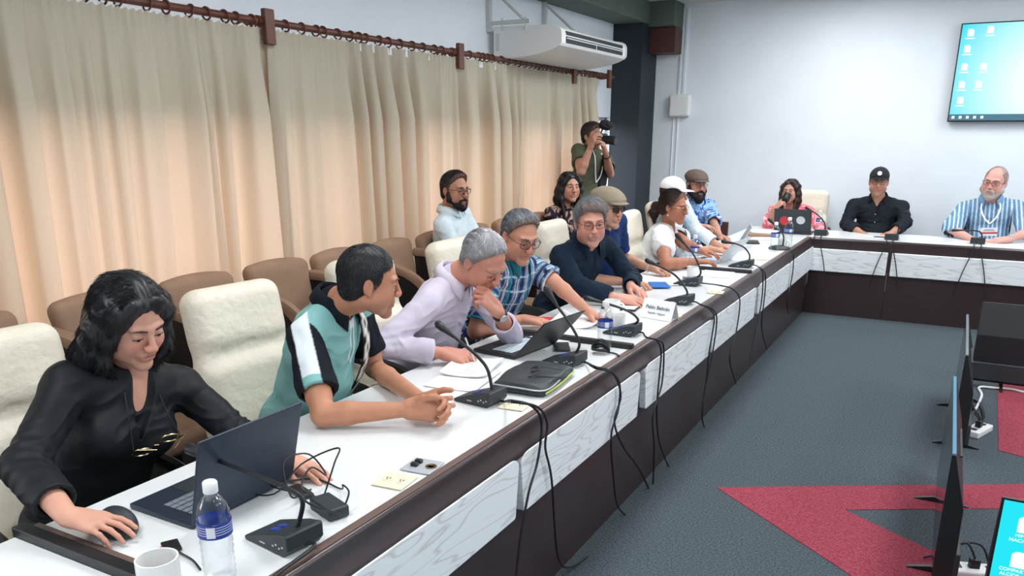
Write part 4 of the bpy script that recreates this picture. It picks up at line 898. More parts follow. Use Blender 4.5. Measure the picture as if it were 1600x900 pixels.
def fmic(label, base, neck, disc=False):
    b0 = P(*base); t = thing('desk_microphone', label, 'microphone', b0, -math.pi/2, 'gooseneck conference microphones')
    MB().prism([(-.105, 0), (-.105, .010), (.02, .052), (.062, .060), (.066, .055), (.066, .0)], 1, -.06, .06).build('base', M['blk2'], t, bevel=.004)
    N_ = [at(a, b, y=b0[1]-.03)-b0 for a, b in neck]; N_ = [V(-p[1], p[0], p[2]) for p in N_]; N_[0][2] = .03
    C_ = smoothpts(N_, 6); MB().tube(C_, .0065, 8).build('gooseneck', M['black'], t, smooth=True); e = C_[-1]; d = nrm(C_[-1]-C_[-3])
    MB().tube([e-d*.06, e-d*.01, e+d*.02, e+d*.03], [.0065, .012, .0135, .006], 10).build('microphone_head', M['black'], t, smooth=True)
    for q in (-1, 1): MB().tube(smoothpts([(.06, q*.02, .02), (b0[1]-8.34, q*.03, .006), (b0[1]-8.305, q*.035, -.03), (b0[1]-8.30, q*.05, -.1), (b0[1]-8.30, q*.09, -.25), (b0[1]-8.29, q*.13, -.45)], 5), .0045, 6).build('cable', M['black'], t, smooth=True)
fmic('gooseneck microphone on the far corner in front of the woman in pink', (1283, 367), [(1290, 360), (1288, 348), (1278, 336), (1262, 326)])
fmic('gooseneck microphone standing upright in front of the man in the black cap', (1393, 374), [(1402, 366), (1406, 352), (1411, 343), (1416, 334)])
fmic('gooseneck microphone bent low in front of the man in the striped shirt', (1527, 380), [(1536, 372), (1532, 363), (1518, 360), (1492, 360)])
def bottle(label, px, py, sc_=1., water=.6, z=ZT_, y=None):
    b0 = P(px, py, z) if y is None else V(*y); t = thing('water_bottle', label, 'bottle', b0, .4, 'small clear water bottles')
    pr = [(.022, 0), (.031, .004), (.033, .014)]
    for k in range(5): pr += [(.031, .020+.014*k), (.0335, .027+.014*k)]
    pr += [(.032, .094), (.0325, .098), (.0325, .128), (.033, .134), (.0325, .145), (.028, .160), (.019, .174), (.0135, .180), (.0135, .188)]
    pr = [(r*sc_, h*sc_*1.08) for r, h in pr]; MB().lathe(pr, n=24, caps=False).build('bottle_body', M['bottle'], t, smooth=True)
    MB().lathe([(.0345*sc_, .100*sc_*1.08), (.0345*sc_, .130*sc_*1.08)], n=24, caps=False).build('label', M['label'], t, smooth=True)
    b = MB(); n_ = 6
    for lo_, hi_, a0 in ((.104, .126, -1.6),): b.add([(.0349*sc_*math.cos(a0+.5*i/n_), .0349*sc_*math.sin(a0+.5*i/n_), z_*sc_*1.08) for z_ in (lo_, hi_) for i in range(n_+1)], [(i, i+1, n_+2+i, n_+1+i) for i in range(n_)])
    b.build('label_barcode', M['labelw'], t)
    b = MB()
    for k in range(4): b.lathe([(.0347*sc_, (.108+.005*k)*sc_*1.08), (.0347*sc_, (.1092+.005*k)*sc_*1.08)], n=24, caps=False)
    b.build('label_print', M['labelw'], t); MB().lathe([(.0145*sc_, .185*sc_*1.08), (.015*sc_, .187*sc_*1.08), (.015*sc_, .204*sc_*1.08), (.013*sc_, .207*sc_*1.08)], n=20).build('cap', M['cap'], t, smooth=True)
bottle('clear water bottle with a blue label, nearest the camera beside the white mug', 345, 905, 1.08)
bottle('clear water bottle with a blue label standing behind the black cable bundle', 944, 548, 1.05)
bottle('water bottle standing on an upturned white cup and saucer by the woman in white', 1080, 412, 1.0, y=tuple(P(1082, 434)+V(0, 0, .075)))
bottle('left water bottle of the pair near the corner', 1209, 392, 1.1); bottle('right water bottle of the pair near the corner, beside a mug', 1230, 385, 1.15)
bottle('water bottle beside the microphone of the woman in pink', 1278, 363, 1.0)
def mug(label, px, py, r=.04, h=.09, ang=0., hol=True, m='ceramic', parent=None, pos=None):
    b0 = P(px, py) if pos is None else V(*pos); t = thing('mug', label, 'mug', b0, ang, 'white mugs and cups')
    MB().lathe([(r*.75, 0), (r*.85, .004), (r, .02), (r, h), (r-.004, h), (r-.005, .012), (.001, .01)], n=28).build('cup', M[m], t, smooth=True)
    if hol: MB().tube([(r+.001-.003+.026*math.sin(a), 0, h*.55+.026*math.cos(a)) for a in np.linspace(0, math.pi, 12)], .0055, 8).build('handle', M[m], t, smooth=True)
    return t
mug('white mug at the bottom edge next to the nearest water bottle', 252, 925, .045, .085, math.pi*.97)
mug('white mug with a handle left of the white name card', 956, 495, .043, .095, .3); mug('white tumbler behind the second water bottle', 966, 515, .036, .08, 0, False)
mug('upturned white cup on a saucer under a water bottle', 0, 0, .042, .074, 0, False, pos=tuple(P(1082, 434)+V(0, 0, .006)))
tag(MB().lathe([(.03, 0), (.07, .008), (.072, .010), (.03, .004)], n=28).build('saucer', M['ceramic'], smooth=True), 'white saucer under the upturned cup', 'saucer').location = tuple(P(1082, 434)+V(0, 0, .001))
mug('white mug with a big handle between the corner bottles and the laptop', 1232, 385, .038, .085, -.2, pos=tuple(P(1222, 388)))
def laptop(label, hinge, rz, W, D, ang, shell='laptop', keys='keys', emb=None):
    """hinge: middle of the hinge line; base runs to local -x; lid opens by ang degrees from closed"""
    t = thing('laptop', label, 'laptop', hinge, rz, 'open laptops')
    MB().box2((-D, -W/2, 0), (0, W/2, .016)).build('base', M[shell], t, bevel=.004)
    b = MB(); nx, ny = 5, 13
    for i in range(nx):
        for j in range(ny): b.box((-.04-(D*.48)*i/nx-.01, (-.43+.86*(j+.5)/ny)*W*.92, .0172), (D*.48/nx*.82, W*.86/ny*.86, .002))
    b.build('keyboard', M[keys], t); MB().box2((-D+.015, -.055, .0155), (-D*.62, .055, .0168)).build('touchpad', M['blk2'], t)
    a = math.radians(180-ang); lid = MB(); R = np.array([[math.cos(a), 0, -math.sin(a)], [0, 1, 0], [math.sin(a), 0, math.cos(a)]])
    lid.box(V(0, 0, .012)+R @ V(D/2, 0, 0), (D, W, .007), R); lo = lid.build('lid', M[shell], t, bevel=.003)
    MB().box(V(0, 0, .012)+R @ V(D/2, 0, .0040), (D*.9, W*.95, .001), R).build('screen', M['screenoff'], lo)
    if emb: emb(lo, R, D, W)
    return t
hA, hB = P(297, 830), P(460, 748); hm = (hA+hB)/2
laptop('dark blue laptop of the woman in black, its open lid towards the camera', (hm[0], hm[1], ZT_), math.atan2(hB[1]-hA[1], hB[0]-hA[0])-math.pi/2, .355, .245, 104)
hA, hB = P(803, 568), P(868, 533); hm = (hA+hB)/2
laptop('black laptop with pale keys in front of the man in the lilac shirt', (hm[0], hm[1], ZT_), -.12, .34, .235, 132, 'black', 'keyl')
laptop('white laptop in front of the woman in the white blouse', tuple(P(1132, 409)), -.15, .31, .22, 128, 'silver', 'keyl')
laptop('silver laptop standing beyond the white one, near the bearded man in blue', tuple(P(1152, 388)), .25, .32, .22, 118, 'silver', 'keyl')
def emb10(lo, R, D, W):
    for (u, v_, r, m) in ((-.27, .50, .046, 'red'), (.27, .45, .042, 'silver')):
        q = MB(); q.lathe([(r, 0), (r, .001)], V(0, 0, .012)+R @ V(D*(1-v_), u*W*.8, -.0045), 24, R); q.build('lid_emblem', M[m], lo)
laptop('dark laptop with red and white round emblems in front of the woman in pink', tuple(P(1236, 366)+V(0, .05, 0)), -math.pi/2, .36, .25, 108, 'blk2', 'keys', emb10)
# charger, drive, mouse, sleeve, phone, papers
t = thing('charger_brick', 'black laptop charger brick with tangled cable beside the nearest microphone', 'charger', P(515, 800), -.35)
MB().box2((-.055, -.03, 0), (.055, .03, .032)).build('brick', M['blk2'], t, bevel=.005)
b = MB(); b.tube(smoothpts([(-.05, .0, .02), (-.09, -.03, .05), (-.13, .02, .08), (-.16, .08, .03), (-.20, .05, .09), (-.17, -.04, .10), (-.10, -.06, .03), (-.14, -.02, .01), (-.22, -.06, .02), (-.20, .06, .01), (-.1, .09, .005), (-.03, .06, .05), (.02, .05, .05), (.03, .03, .02)], 6), .0026, 6)
b.tube(smoothpts([(-.05, .01, .02), (-.07, .06, .10), (-.12, .10, .12), (-.19, .02, .07), (-.16, -.08, .02), (-.28, -.13, .006), (-.36, -.10, .006)], 6), .0026, 6); b.tube(smoothpts([(.05, .0, .02), (.08, -.01, .03), (.03, -.05, .04), (-.05, -.05, .04), (-.1, .0, .03)], 6), .003, 6); b.build('cable', M['black'], t, smooth=True)
MB().box2((-.20, -.02, 0), (-.11, .015, .012)).build('velcro_strap', M['black'], t, bevel=.004)
t = thing('portable_drive', 'small black and red portable drive with a cable near the white mug', 'portable drive', P(268, 856), -.5)
MB().box2((-.028, -.02, 0), (.028, .02, .009)).build('body', M['black'], t, bevel=.003); MB().box2((-.01, -.026, 0), (.032, -.006, .006)).build('bumper', M['red'], t, bevel=.002); MB().tube(smoothpts([(.02, .0, .006), (.06, .015, .006), (.10, .03, .004), (.15, .035, .004)], 5), .003, 6).build('cable', M['black'], t, smooth=True)
mo = P(184, 832); s = Solid(); s.ell(mo+V(0, 0, .016), V(.062, .040, .036)); s.ell(mo+V(-.01, .01, .03), V(.045, .028, .032), k=.03); s.cut(mo+V(0, 0, .0), (0, 0, -1), .1); v, q = s.mesh(.003); o = npmesh('computer_mouse', v, q, M['blk2'], None, None, mo); o.location = tuple(mo); tag(o, 'black ergonomic mouse under the hand of the woman in black', 'mouse'); mw = MB(); mw.tube([(.035, -.012, .038), (.045, -.012, .036)], .006, 8); mw.build('scroll_wheel', M['black'], o, smooth=True)
sb = P(835, 598); s = Solid(); R = np.array([[math.cos(.1), -math.sin(.1), 0], [math.sin(.1), math.cos(.1), 0], [0, 0, 1]])
s.box(sb+V(0, 0, .020), (.095, .155, .003), .017, R, .01); s.ell(sb+V(-.0, .0, .036), V(.10, .14, .012), R, .03); s.chain([sb+R @ V(-.11, -.17, .02), sb+R @ V(.11, -.172, .02)], [.003, .003], .004, 1)
v, q = s.mesh(.005); v = v+normals(v, q)*(vnoise(v*18)*.004)[:, None]; v[:, 2] = np.maximum(v[:, 2], ZT_+.0008); o = npmesh('laptop_sleeve', v, q, M['blk2'], None, None, sb); o.location = tuple(sb); tag(o, 'dark grey zipped laptop sleeve with spectacles lying on it', 'laptop sleeve')
MB().tube(smoothpts([R @ V(-.108, -.168, .030), R @ V(.0, -.176, .030), R @ V(.108, -.166, .030), R @ V(.114, .0, .030)], 5), .003, 6).build('zip', M['silver'], o, smooth=True)
MB().tube(smoothpts([R @ V(.113, -.165, .018), R @ V(.12, -.05, .018), R @ V(.114, .16, .018)], 5), .004, 6).build('trim', M['yellow'], o, smooth=True)
t = thing('spectacles', 'thin black spectacles lying on the laptop sleeve', 'glasses', P(833, 585, .795), .5)
b = MB()
for q in (-1, 1): b.tube([(.026*math.cos(a), q*.033+.026*math.sin(a), .012+.01*math.cos(a)) for a in np.linspace(0, 2*math.pi, 17)[:-1]], .0018, 6, True); b.tube(smoothpts([(0, q*.06, .012), (.07, q*.062, .008), (.12, q*.05, .003)], 4), .0018, 6)
b.tube([(.0, -.007, .014), (.004, 0, .016), (.0, .007, .014)], .0018, 6); b.build('frame', M['black'], t, smooth=True)
def sheet(name, label, cat, c, sx, sy, rz, m='paper', th=.0015, curl=0., bevel=0, group=None, z=0):
    b = MB(); n = 10; vs = []
    for k in (0, th):
        for i in range(n+1):
            for j in (0, 1): u = i/n-.5; vs.append((u*sx, (j-.5)*sy, k+curl*(abs(u)*2)**3))
    q = 2*(n+1); fs = []
    for i in range(n): a = 2*i; fs += [(a, a+1, a+3, a+2), (a+q, a+2+q, a+3+q, a+1+q), (a, a+2, a+2+q, a+q), (a+1, a+1+q, a+3+q, a+3)]
    fs += [(0, q, q+1, 1), (2*n, 2*n+1, 2*n+1+q, 2*n+q)]
    b.add(vs, fs); o = b.build(name, M[m], None); o.location = (c[0], c[1], c[2]+z); o.rotation_euler = (0, 0, rz); tag(o, label, cat, group); return o
sheet('paper_sheet', 'lower white sheet of paper between the clasped hands and the laptop sleeve', 'paper', P(725, 592), .22, .30, .15, curl=.004)
o = sheet('notebook', 'open grey-edged notebook under the hand of the man in the lilac shirt', 'notebook', P(738, 577), .20, .27, .25, 'paper', .006, .012, z=.006); 
b = MB()
for k in range(7): b.box((.0, -.11+.03*k, .0065), (.15, .0015, .0006))
b.build('ruled_lines', M['ink'], o)
sheet('paper_sheet', 'white sheet lying beyond the black laptop with pale keys', 'paper', P(850, 533), .21, .29, -.1); sheet('document', 'printed document held by the man in the plaid shirt', 'paper', P(905, 503), .24, .30, .2, curl=.03)
sheet('smartphone', 'dark grey phone lying beyond the laptop with pale keys', 'phone', P(878, 543), .07, .15, .5, 'blk2', .008)
sheet('folder', 'red folder under the hand of the man in the plaid shirt', 'folder', P(852, 500), .12, .10, .3, 'red', .006)
sheet('notebook', 'black-edged notebook in front of the man in the dark navy shirt', 'notebook', P(975, 478), .20, .26, .1, 'black', .010); sheet('paper_sheet', 'blank page on the black notebook of the man in the dark navy shirt', 'paper', P(975, 478), .185, .25, .1, z=.0105)
sheet('document', 'white papers in front of the man in the tan flat cap', 'paper', P(1030, 437), .30, .40, .2, curl=.004)
o = sheet('brochure', 'blue and white brochure lying by the hands of the man in the navy shirt', 'brochure', P(1030, 447), .12, .20, .5, 'blue', .003, z=.008)
sheet('document', 'white papers beside the bottle on the saucer', 'paper', P(1120, 428), .22, .30, .1); sheet('document', 'pile of papers and folders at the table corner', 'paper', P(1190, 372), .25, .32, .2, 'paper', .03)
sheet('binder', 'dark binder lying on the corner paper pile', 'binder', P(1185, 372), .22, .30, .35, 'brownchair', .015, z=.03); sheet('notepad', 'dark notepad between the corner pile and the bottles', 'notepad', P(1175, 379), .12, .2, .3, 'black', .01); sheet('document', 'top magazine on the corner pile', 'magazine', P(1195, 370), .21, .28, .0, 'paper', .008, z=.046)
sheet('smartphone', 'pale orange phone by the hands of the woman in white', 'phone', P(1100, 408), .10, .17, .2, 'orange', .008); sheet('phone_strap', 'tan leather strap lying across the pale orange phone', 'strap', P(1103, 408), .02, .14, .2, 'tan', .006, z=.0085)
sheet('envelope', 'white paper and keys in front of the man in the black cap', 'paper', P(1368, 370), .20, .12, .1); sheet('document', 'white papers between the black cap sitter and his microphone', 'paper', P(1376, 371), .12, .16, .3, z=.0)
# outlet plates sunk in the tabletops
def plate(label, c, kind, rz=0.):
    t = thing('outlet_plate', label, 'outlet', c, rz, 'outlet plates let into the tabletops')
    MB().box2((-.05, -.05, 0), (.05, .05, .004)).build('plate', M['cream' if kind == 'c' else 'silver'], t, bevel=.0015)
    if kind == 'c':
        for q in (-1, 1):
            b = MB(); b.lathe([(.017, .004), (.0165, .0055)], (q*.022, 0, 0), 16)
            b.build('socket', M['cream'], t, smooth=True); b = MB(); b.box((q*.022-.005, .004, .0058), (.003, .008, .001)); b.box((q*.022+.005, .004, .0058), (.003, .008, .001)); b.box((q*.022, -.006, .0058), (.004, .004, .001)); b.build('slot', M['black'], t)
    else:
        for q in (-.012, .014): MB().box((-.02, q, .009), (.022, .016, .012)).build('switch', M['black'], t, bevel=.002)
        MB().lathe([(.018, .004), (.018, .007), (.012, .007), (.011, .003)], (.03, .0, 0), 20).build('round_socket', M['gold'], t, smooth=True)
plate('cream outlet plate in the table in front of the teal polo sitter', P(617, 752), 'c', .1); plate('grey switch plate with a round socket beside the cream outlet plate', P(660, 729), 's', .1)
plate('cream outlet plate half under the second microphone cable', P(805, 634), 'c', .1); plate('cream outlet plate in front of the name card', P(1052, 492), 'c', .1); plate('cream outlet plate right of the tall-necked microphone', P(1118, 457), 'c', .1); plate('cream outlet plate near the disc microphone', P(1192, 405), 'c', .1)
# name card
cc = P(1030, 497); t = thing('name_card', 'folded white name card standing in front of the man in the navy shirt', 'name card', cc, -.25)
th = math.radians(22)
for sg in (-1, 1):
    b = MB(); hgt = .10; n_ = V(0, -math.cos(th)*sg, math.sin(th))
    b.add([(-.10, -.04*sg, 0), (.10, -.04*sg, 0), (.10, 0, hgt), (-.10, 0, hgt), (-.10, -.0415*sg, 0), (.10, -.0415*sg, 0), (.10, -.0015*sg, hgt), (-.10, -.0015*sg, hgt)], [(0, 1, 2, 3), (4, 7, 6, 5), (0, 4, 5, 1), (2, 6, 7, 3), (1, 5, 6, 2), (0, 3, 7, 4)])
    b.build('card_face', M['paper'], t)
ra = math.atan2(.10, .04)
text('name_text', 'Pablo Beltrán', .028, M['ink'], t, (0, -.0215, .060), (ra, 0, 0)); text('title_text', 'Negociador - Delegación', .011, M['ink'], t, (0, -.033, .031), (ra, 0, 0))
b = MB(); pa, pb_ = at(727, 528, z=.85), at(742, 566, z=.765); b.tube([pa-pb_, V(0, 0, 0)], .004, 8); b.tube([V(0, 0, 0), (pb_-pa)*.06], [.004, .001], 8); o = b.build('pen', M['silver'], smooth=True); o.location = tuple(pb_); tag(o, 'thin pen held over the notebook by the man in the lilac shirt', 'pen')
# bundle of black cable
cb = P(938, 552); b = MB(); rn_ = random.Random(5)
for k in range(9):
    r1, tl, ph = rn_.uniform(.025, .045), rn_.uniform(-.5, .5), rn_.uniform(0, 6)
    b.tube([(r1*math.cos(a), r1*math.sin(a)*math.cos(tl+k), .012+abs(r1*math.sin(a)*math.sin(tl+k))+.002*k) for a in np.linspace(0, 2*math.pi, 19)[:-1]], .0035, 6, True)
b.tube(smoothpts([(.03, 0, .01), (.07, .01, .005), (.1, -.02, .005)], 4), .004, 6); o = b.build('cable_bundle', M['black'], smooth=True); o.location = tuple(cb); tag(o, 'coiled bundle of black cable at the foot of the second water bottle', 'cable')
# ------------------------------------------------------------------ the people
SK1 = (206, 150, 128); 
def vneck(dep=.17, w=.07, y=.09):
    def f(s, N, rt, fw, up, TR):
        s.cap(N+fw*.10+up*.02-rt*0, N+fw*(y+.04)-up*dep, w, .008, .006, 1)
    return f
def opencol(dep=.09, w=.035): return vneck(dep, w)
def plain(c, c2=None, fr=60):
    def f(v, q, info, N, TR, nn):
        a = vnoise(v*fr); m_ = np.clip(.5+.5*a, 0, 1)[:, None]; return rgb(*c)*(1-m_)+rgb(*(c2 or c))*m_
    return f
def armcoord(v, info):
    """nearest sleeve: fraction along the upper arm, mask, around-angle vector"""
    best = np.full(len(v), 9.); t_ = np.zeros(len(v)); off = np.zeros((len(v), 3)); sd = np.zeros(len(v))
    for side in info:
        S, E, W = info[side]; ba = E-S; t = np.clip((v-S) @ ba/(ba @ ba), -.2, 1.3); d = v-S-t[:, None]*ba; dist = np.linalg.norm(d, axis=1); m_ = dist < best
        best = np.where(m_, dist, best); t_ = np.where(m_, t, t_); off[m_] = d[m_]; sd = np.where(m_, 1 if side == 'R' else -1, sd)
    return t_, best, off, sd
# 1 woman in black
def ex1(I):
    org = I['org']; T = I['T']; N, fw, up, rt = I['N'], I['fw'], I['up'], I['rt']
    b = MB(); gp = N+fw*.175-up*.175+rt*(-.03)
    for q in (-1, 1): b.tube([gp+rt*(q*.040+.032*math.cos(a))+(up*.7+fw*.4)*(.027*math.sin(a))+up*(q*-.022)-org for a in np.linspace(0, 2*math.pi, 21)[:-1]], .0022, 6, True)
    b.tube([gp-rt*.008-org, gp+rt*.008-org], .002, 6)
    for q in (-1, 1): b.tube([gp+rt*q*.072-up*q*.022-org, gp+rt*q*.074+up*(.02-q*.022)+fw*.02-org, gp+rt*q*.03+fw*.045+up*.01-org], .0018, 6)
    b.build('hanging_glasses', M['gold'], I['root'], smooth=True)
    b = MB()
    for q in (-1, 1): b.tube([p-org for p in smoothpts([N+rt*q*.055+up*.02+fw*.02, N+rt*q*.06+fw*.10-up*.06, gp+rt*q*.072+up*(.01-q*.022)], 5)], .0018, 6)
    b.build('spectacle_cord', M['black'], I['root'], smooth=True)
    b = MB(); b.lathe([(.0055, 0), (.006, .002), (.004, .003)], lerp(*I['arms']['R'][1:], .2)+V(-.03, -.042, .02)-org, 12, np.array([[1, 0, 0], [0, 0, -1], [0, 1, 0]])); b.build('sleeve_button', M['silver'], I['shirt'])
    b = MB(); b.tube([T(.076, -.004, -.035)-org, T(.078, -.002, -.06)-org], .0016, 5); b.lathe([(.004, 0), (.006, .01), (.001, .02)], T(.078, -.002, -.078)-org, 8); b.build('earring', M['gold'], I['root'], smooth=True)
HAIRN['amp'] = 1.7
person('woman with black hair in a black blouse using a mouse and a dark blue laptop', at(203, 502, x=-2.06), at(205, 603, x=-2.17), (-2.30, 1.36, .53), -2, -3, 26, 4, (214, 160, 138),
       dict(R=dict(w=at(106, 808, z=.815), d=(.93, .30, -.05), n=(-.1, -.25, 1), c=((8, 22, 14), (12, 24, 14), (16, 26, 16), (20, 28, 16)), hint=(-.5, -1, -.5), sp=.10, k=.94),
            L=dict(w=at(447, 716, z=.785), d=(.96, -.05, -.08), n=(.1, .1, 1), c=(6, 10, 8), hint=(0, .6, -1))),
       sw=.185, fem=True, vox=.0032, hair=long_hair(.012, .016, .12, vol=1.02), hairflow='long', haircol=(12, 12, 15), hair2=(30, 30, 36), lid=1, shirt='long', shirtcol=(19, 24, 29), neckcut=vneck(.17, .062), sleeve=(.72, .10), fold=.007, shmat='sheer', extra=ex1, sag=.06, build=1.02, armr=1.12, k=1.04, armk=.98)
HAIRN['amp'] = 1.
# 2 man in teal polo
def pol2(v, q, info, N, TR, nn):
    teal = rgb(130, 182, 180); blk = rgb(22, 26, 34); wht = rgb(222, 230, 236); col = np.tile(teal, (len(v), 1)); t, dist, off, sd = armcoord(v, info)
    side = np.abs(q[:, 0]) > .135; arm = (dist < .085) & ((t > .12) | (np.abs(q[:, 0]) > .20)) & side
    col[arm] = blk
    for s_, (S, E, W) in info.items():
        ax = nrm(E-S); out = nrm(np.cross(ax, TR[:, 1])*(1 if s_ == 'R' else -1)); topd = nrm(TR[:, 0]*(1 if s_ == 'R' else -1)*.75+TR[:, 2]*.66)
        topd = nrm(topd-ax*np.dot(topd, ax)); w_ = np.cross(ax, topd); lat = (v-S) @ w_; hi = (v-S) @ topd
        band = (np.abs(lat-.0) < .032) & (hi > .012) & (sd == (1 if s_ == 'R' else -1)) & (np.abs(q[:, 0]) > .06); col[band] = wht; col[band & (t > .62)] = teal
    col[(np.hypot(q[:, 0], q[:, 1]) < .088) & (q[:, 2] > -.012)] = blk
    plk = (np.abs(q[:, 0]) < .018) & (q[:, 1] > 0) & (q[:, 2] > -.20); col[plk] = wht*.96; col[(np.abs(q[:, 0]) < .010) & (q[:, 1] > 0) & (q[:, 2] < -.05) & (q[:, 2] > -.20)] = teal*.8
    return col
def ex2(I):
    org = I['org']; N, fw, up, rt = I['N'], I['fw'], I['up'], I['rt']
    pts = smoothpts([N-rt*.04+fw*.03+up*.035, N-rt*.075+fw*.10-up*.04, N-rt*.075+fw*.155-up*.16, N-rt*.06+fw*.165-up*.28, N-rt*.03+fw*.15-up*.42], 8)
    vs = []; col = []; u_ = rt
    for i, p in enumerate(pts):
        for j in range(5):
            w_ = (j-2)/2*.028; vs.append(p+rt*w_+fw*.004*(1-abs(j-2)/2)); z = (i//2+j) % 3 == 0 or abs(j-2) == 2; col.append(rgb(30, 28, 30) if z else rgb(222, 220, 212))
    Fq = [(i*5+j, i*5+j+1, (i+1)*5+j+1, (i+1)*5+j) for i in range(len(pts)-1) for j in range(4)]
    o = npmesh('bag_strap', np.array(vs), np.array(Fq), M['cloth'], I['root'], np.array(col), org); o.modifiers.new('thickness', 'SOLIDIFY').thickness = .004
    s = Solid(); c = I['N']+fw*.10-up*.46-rt*.06; s.ell(c, V(.08, .09, .06)); v, q = s.mesh(.006); zz = vnoise(v*V(40, 40, 60)); npmesh('woven_bag', v, q, M['cloth'], I['root'], np.where((zz > .0)[:, None], rgb(225, 222, 214), rgb(32, 30, 32)), org)
HAIRN['amp'] = .6
person('man with short black hair in a teal, black and white polo leaning on clasped hands', at(577, 441, x=-1.86), at(522, 478, x=-2.02), (-2.26, 2.28, .56), 12, 46, 12, 4, (190, 134, 106),
       dict(R=dict(w=at(632, 640, z=.815), e=at(505, 648, z=.80), d=(.90, .40, .04), n=(.32, -.90, .28), c=((18, 48, 30), (22, 52, 30), (26, 54, 32), (30, 54, 32)), sp=.1, th=(.7, .3, .55)),
            L=dict(w=at(632, 640, z=.82)+V(.0, .105, .0), e=at(585, 575, z=.78), d=(.95, -.22, .06), n=(.2, .92, .38), c=((14, 44, 28), (18, 48, 30), (24, 52, 32), (28, 52, 32)), sp=.1, th=(.7, .3, .55))),
       sw=.20, vox=.0032, hair=short_hair(.007, .016), hl=.016, haircol=(16, 17, 20), hair2=(48, 50, 56), shirt='short', pattern=pol2, collar=dict(col=(20, 26, 36), r=.068, hgt=.04, fall=.05, gap=.3), neckcut=opencol(.06, .03), sleeve=(.72, .045), fold=.008, extra=ex2, stub=(120, 90, 80), k=1.06, sag=.07, armk=1.05, belly=.03)
HAIRN['amp'] = 1.
# 3 man in lilac shirt
def lil(v, q, info, N, TR, nn):
    a = np.sin(q[:, 0]*900)*.5+.5; return rgb(206, 198, 214)*(1-a[:, None]*.25)+rgb(176, 166, 190)*a[:, None]*.25
def butt(n=5, m='silver', d=.125, step=.075, st=.06):
    def f(I):
        N, fw, up = I['N'], I['fw'], I['up']
        for i in range(n): b = MB(); b.lathe([(.0055, 0), (.0055, .002), (.003, .003)], N+fw*(d+.008*i)-up*(st+step*i)-I['org'], 10, np.stack([I['rt'], up, fw], 1)); b.build('shirt_button', M[m], I['shirt'])
    return f
def ex3(I): watch(I, 'L', 'black', 'silver', .93, fd=(.6, -.8, .2)); butt(5, 'silver', .13)(I)
person('grey-haired man in a lilac shirt resting his chin on his fist while writing', at(756, 408, x=-1.82), at(704, 440, x=-2.0), (-2.27, 3.08, .56), 5, -12, 38, 8, (204, 142, 122),
       dict(R=dict(t=.84, w=at(690, 552, z=.80), d=(.85, .35, -.1), n=(-.1, -.45, .9), c=((35, 40, 25), (40, 45, 25), (48, 45, 30), (52, 45, 30)), hint=(-.6, -1, -.4)),
            L=dict(w=at(779, 488, x=-1.74), e=at(797, 522, z=.805), d=(-.25, -.45, .62), n=(.8, -.25, .5), c=((50, 70, 40), (55, 75, 40), (58, 75, 40), (60, 72, 40)), th=(.7, .3, -.2))),
       sw=.20, vox=.0036, hair=short_hair(.008, -.002), hl=-.002, haircol=(120, 122, 126), hair2=(205, 205, 208), browc=(150, 140, 135), shirt='rolled', pattern=lil, collar=dict(col=(214, 208, 222), r=.068, gap=.32), neckcut=opencol(.09, .03), sleeve=(.55, .12), fold=.009, extra=ex3, lid=1, age=1, k=1.08, sag=.065, pants='navy', belly=.02)
# 4 man in plaid
def pla(v, q, info, N, TR, nn):
    t, dist, off, sd = armcoord(v, info); arm = (dist < .075) & (t > .05)
    a = q[:, 0]+.3*q[:, 1]*0; b = q[:, 2].copy(); a = np.where(arm, t*.3, a); b = np.where(arm, q[:, 1], b)
    c = rgb(84, 108, 148)*np.ones((len(v), 1)); st = lambda x, p, w_, o: (frac((x+o)/p) < w_)
    c[st(a, .075, .34, 0)] = rgb(34, 52, 100); c[st(b, .075, .30, .01)] *= .62; c[st(a, .075, .10, .035)] = rgb(210, 220, 224); c[st(a, .075, .05, .015)] = rgb(200, 214, 214); c[st(b, .075, .09, .04)] = rgb(190, 206, 208); c[st(a, .15, .06, .06)] = rgb(30, 150, 160)
    return c
def ex4(I): pass
person('grey-haired man in glasses and a blue plaid shirt looking down at papers', at(812, 370, x=-1.93), at(803, 425, x=-2.03), (-2.27, 3.72, .56), -8, -28, 22, -2, (196, 140, 116),
       dict(R=dict(w=at(815, 499, z=.80), d=(.9, .35, -.05), n=(0, -.1, 1), c=(12, 16, 10), hint=(-.5, -1, -.4), sp=.1), L=dict(w=at(918, 486, z=.80), e=at(865, 440, x=-1.86), d=(.85, -.2, -.25), n=(.2, .3, .9), c=(20, 25, 15), sp=.05)),
       sw=.195, vox=.004, hair=short_hair(.008, -.004, top=.004), hl=-.004, haircol=(52, 56, 60), hair2=(120, 124, 128), browc=(60, 55, 52), shirt='short', pattern=pla, collar=dict(col=(40, 120, 130), r=.066, gap=.34), neckcut=opencol(.09, .035), sleeve=(.85, .05), fold=.007, specs=dict(frame=M['black'], rw=.026, rh=.021, sq=2.4), openm=.0018, lid=.7, age=1, k=1.04, sag=.06, armk=1.05)
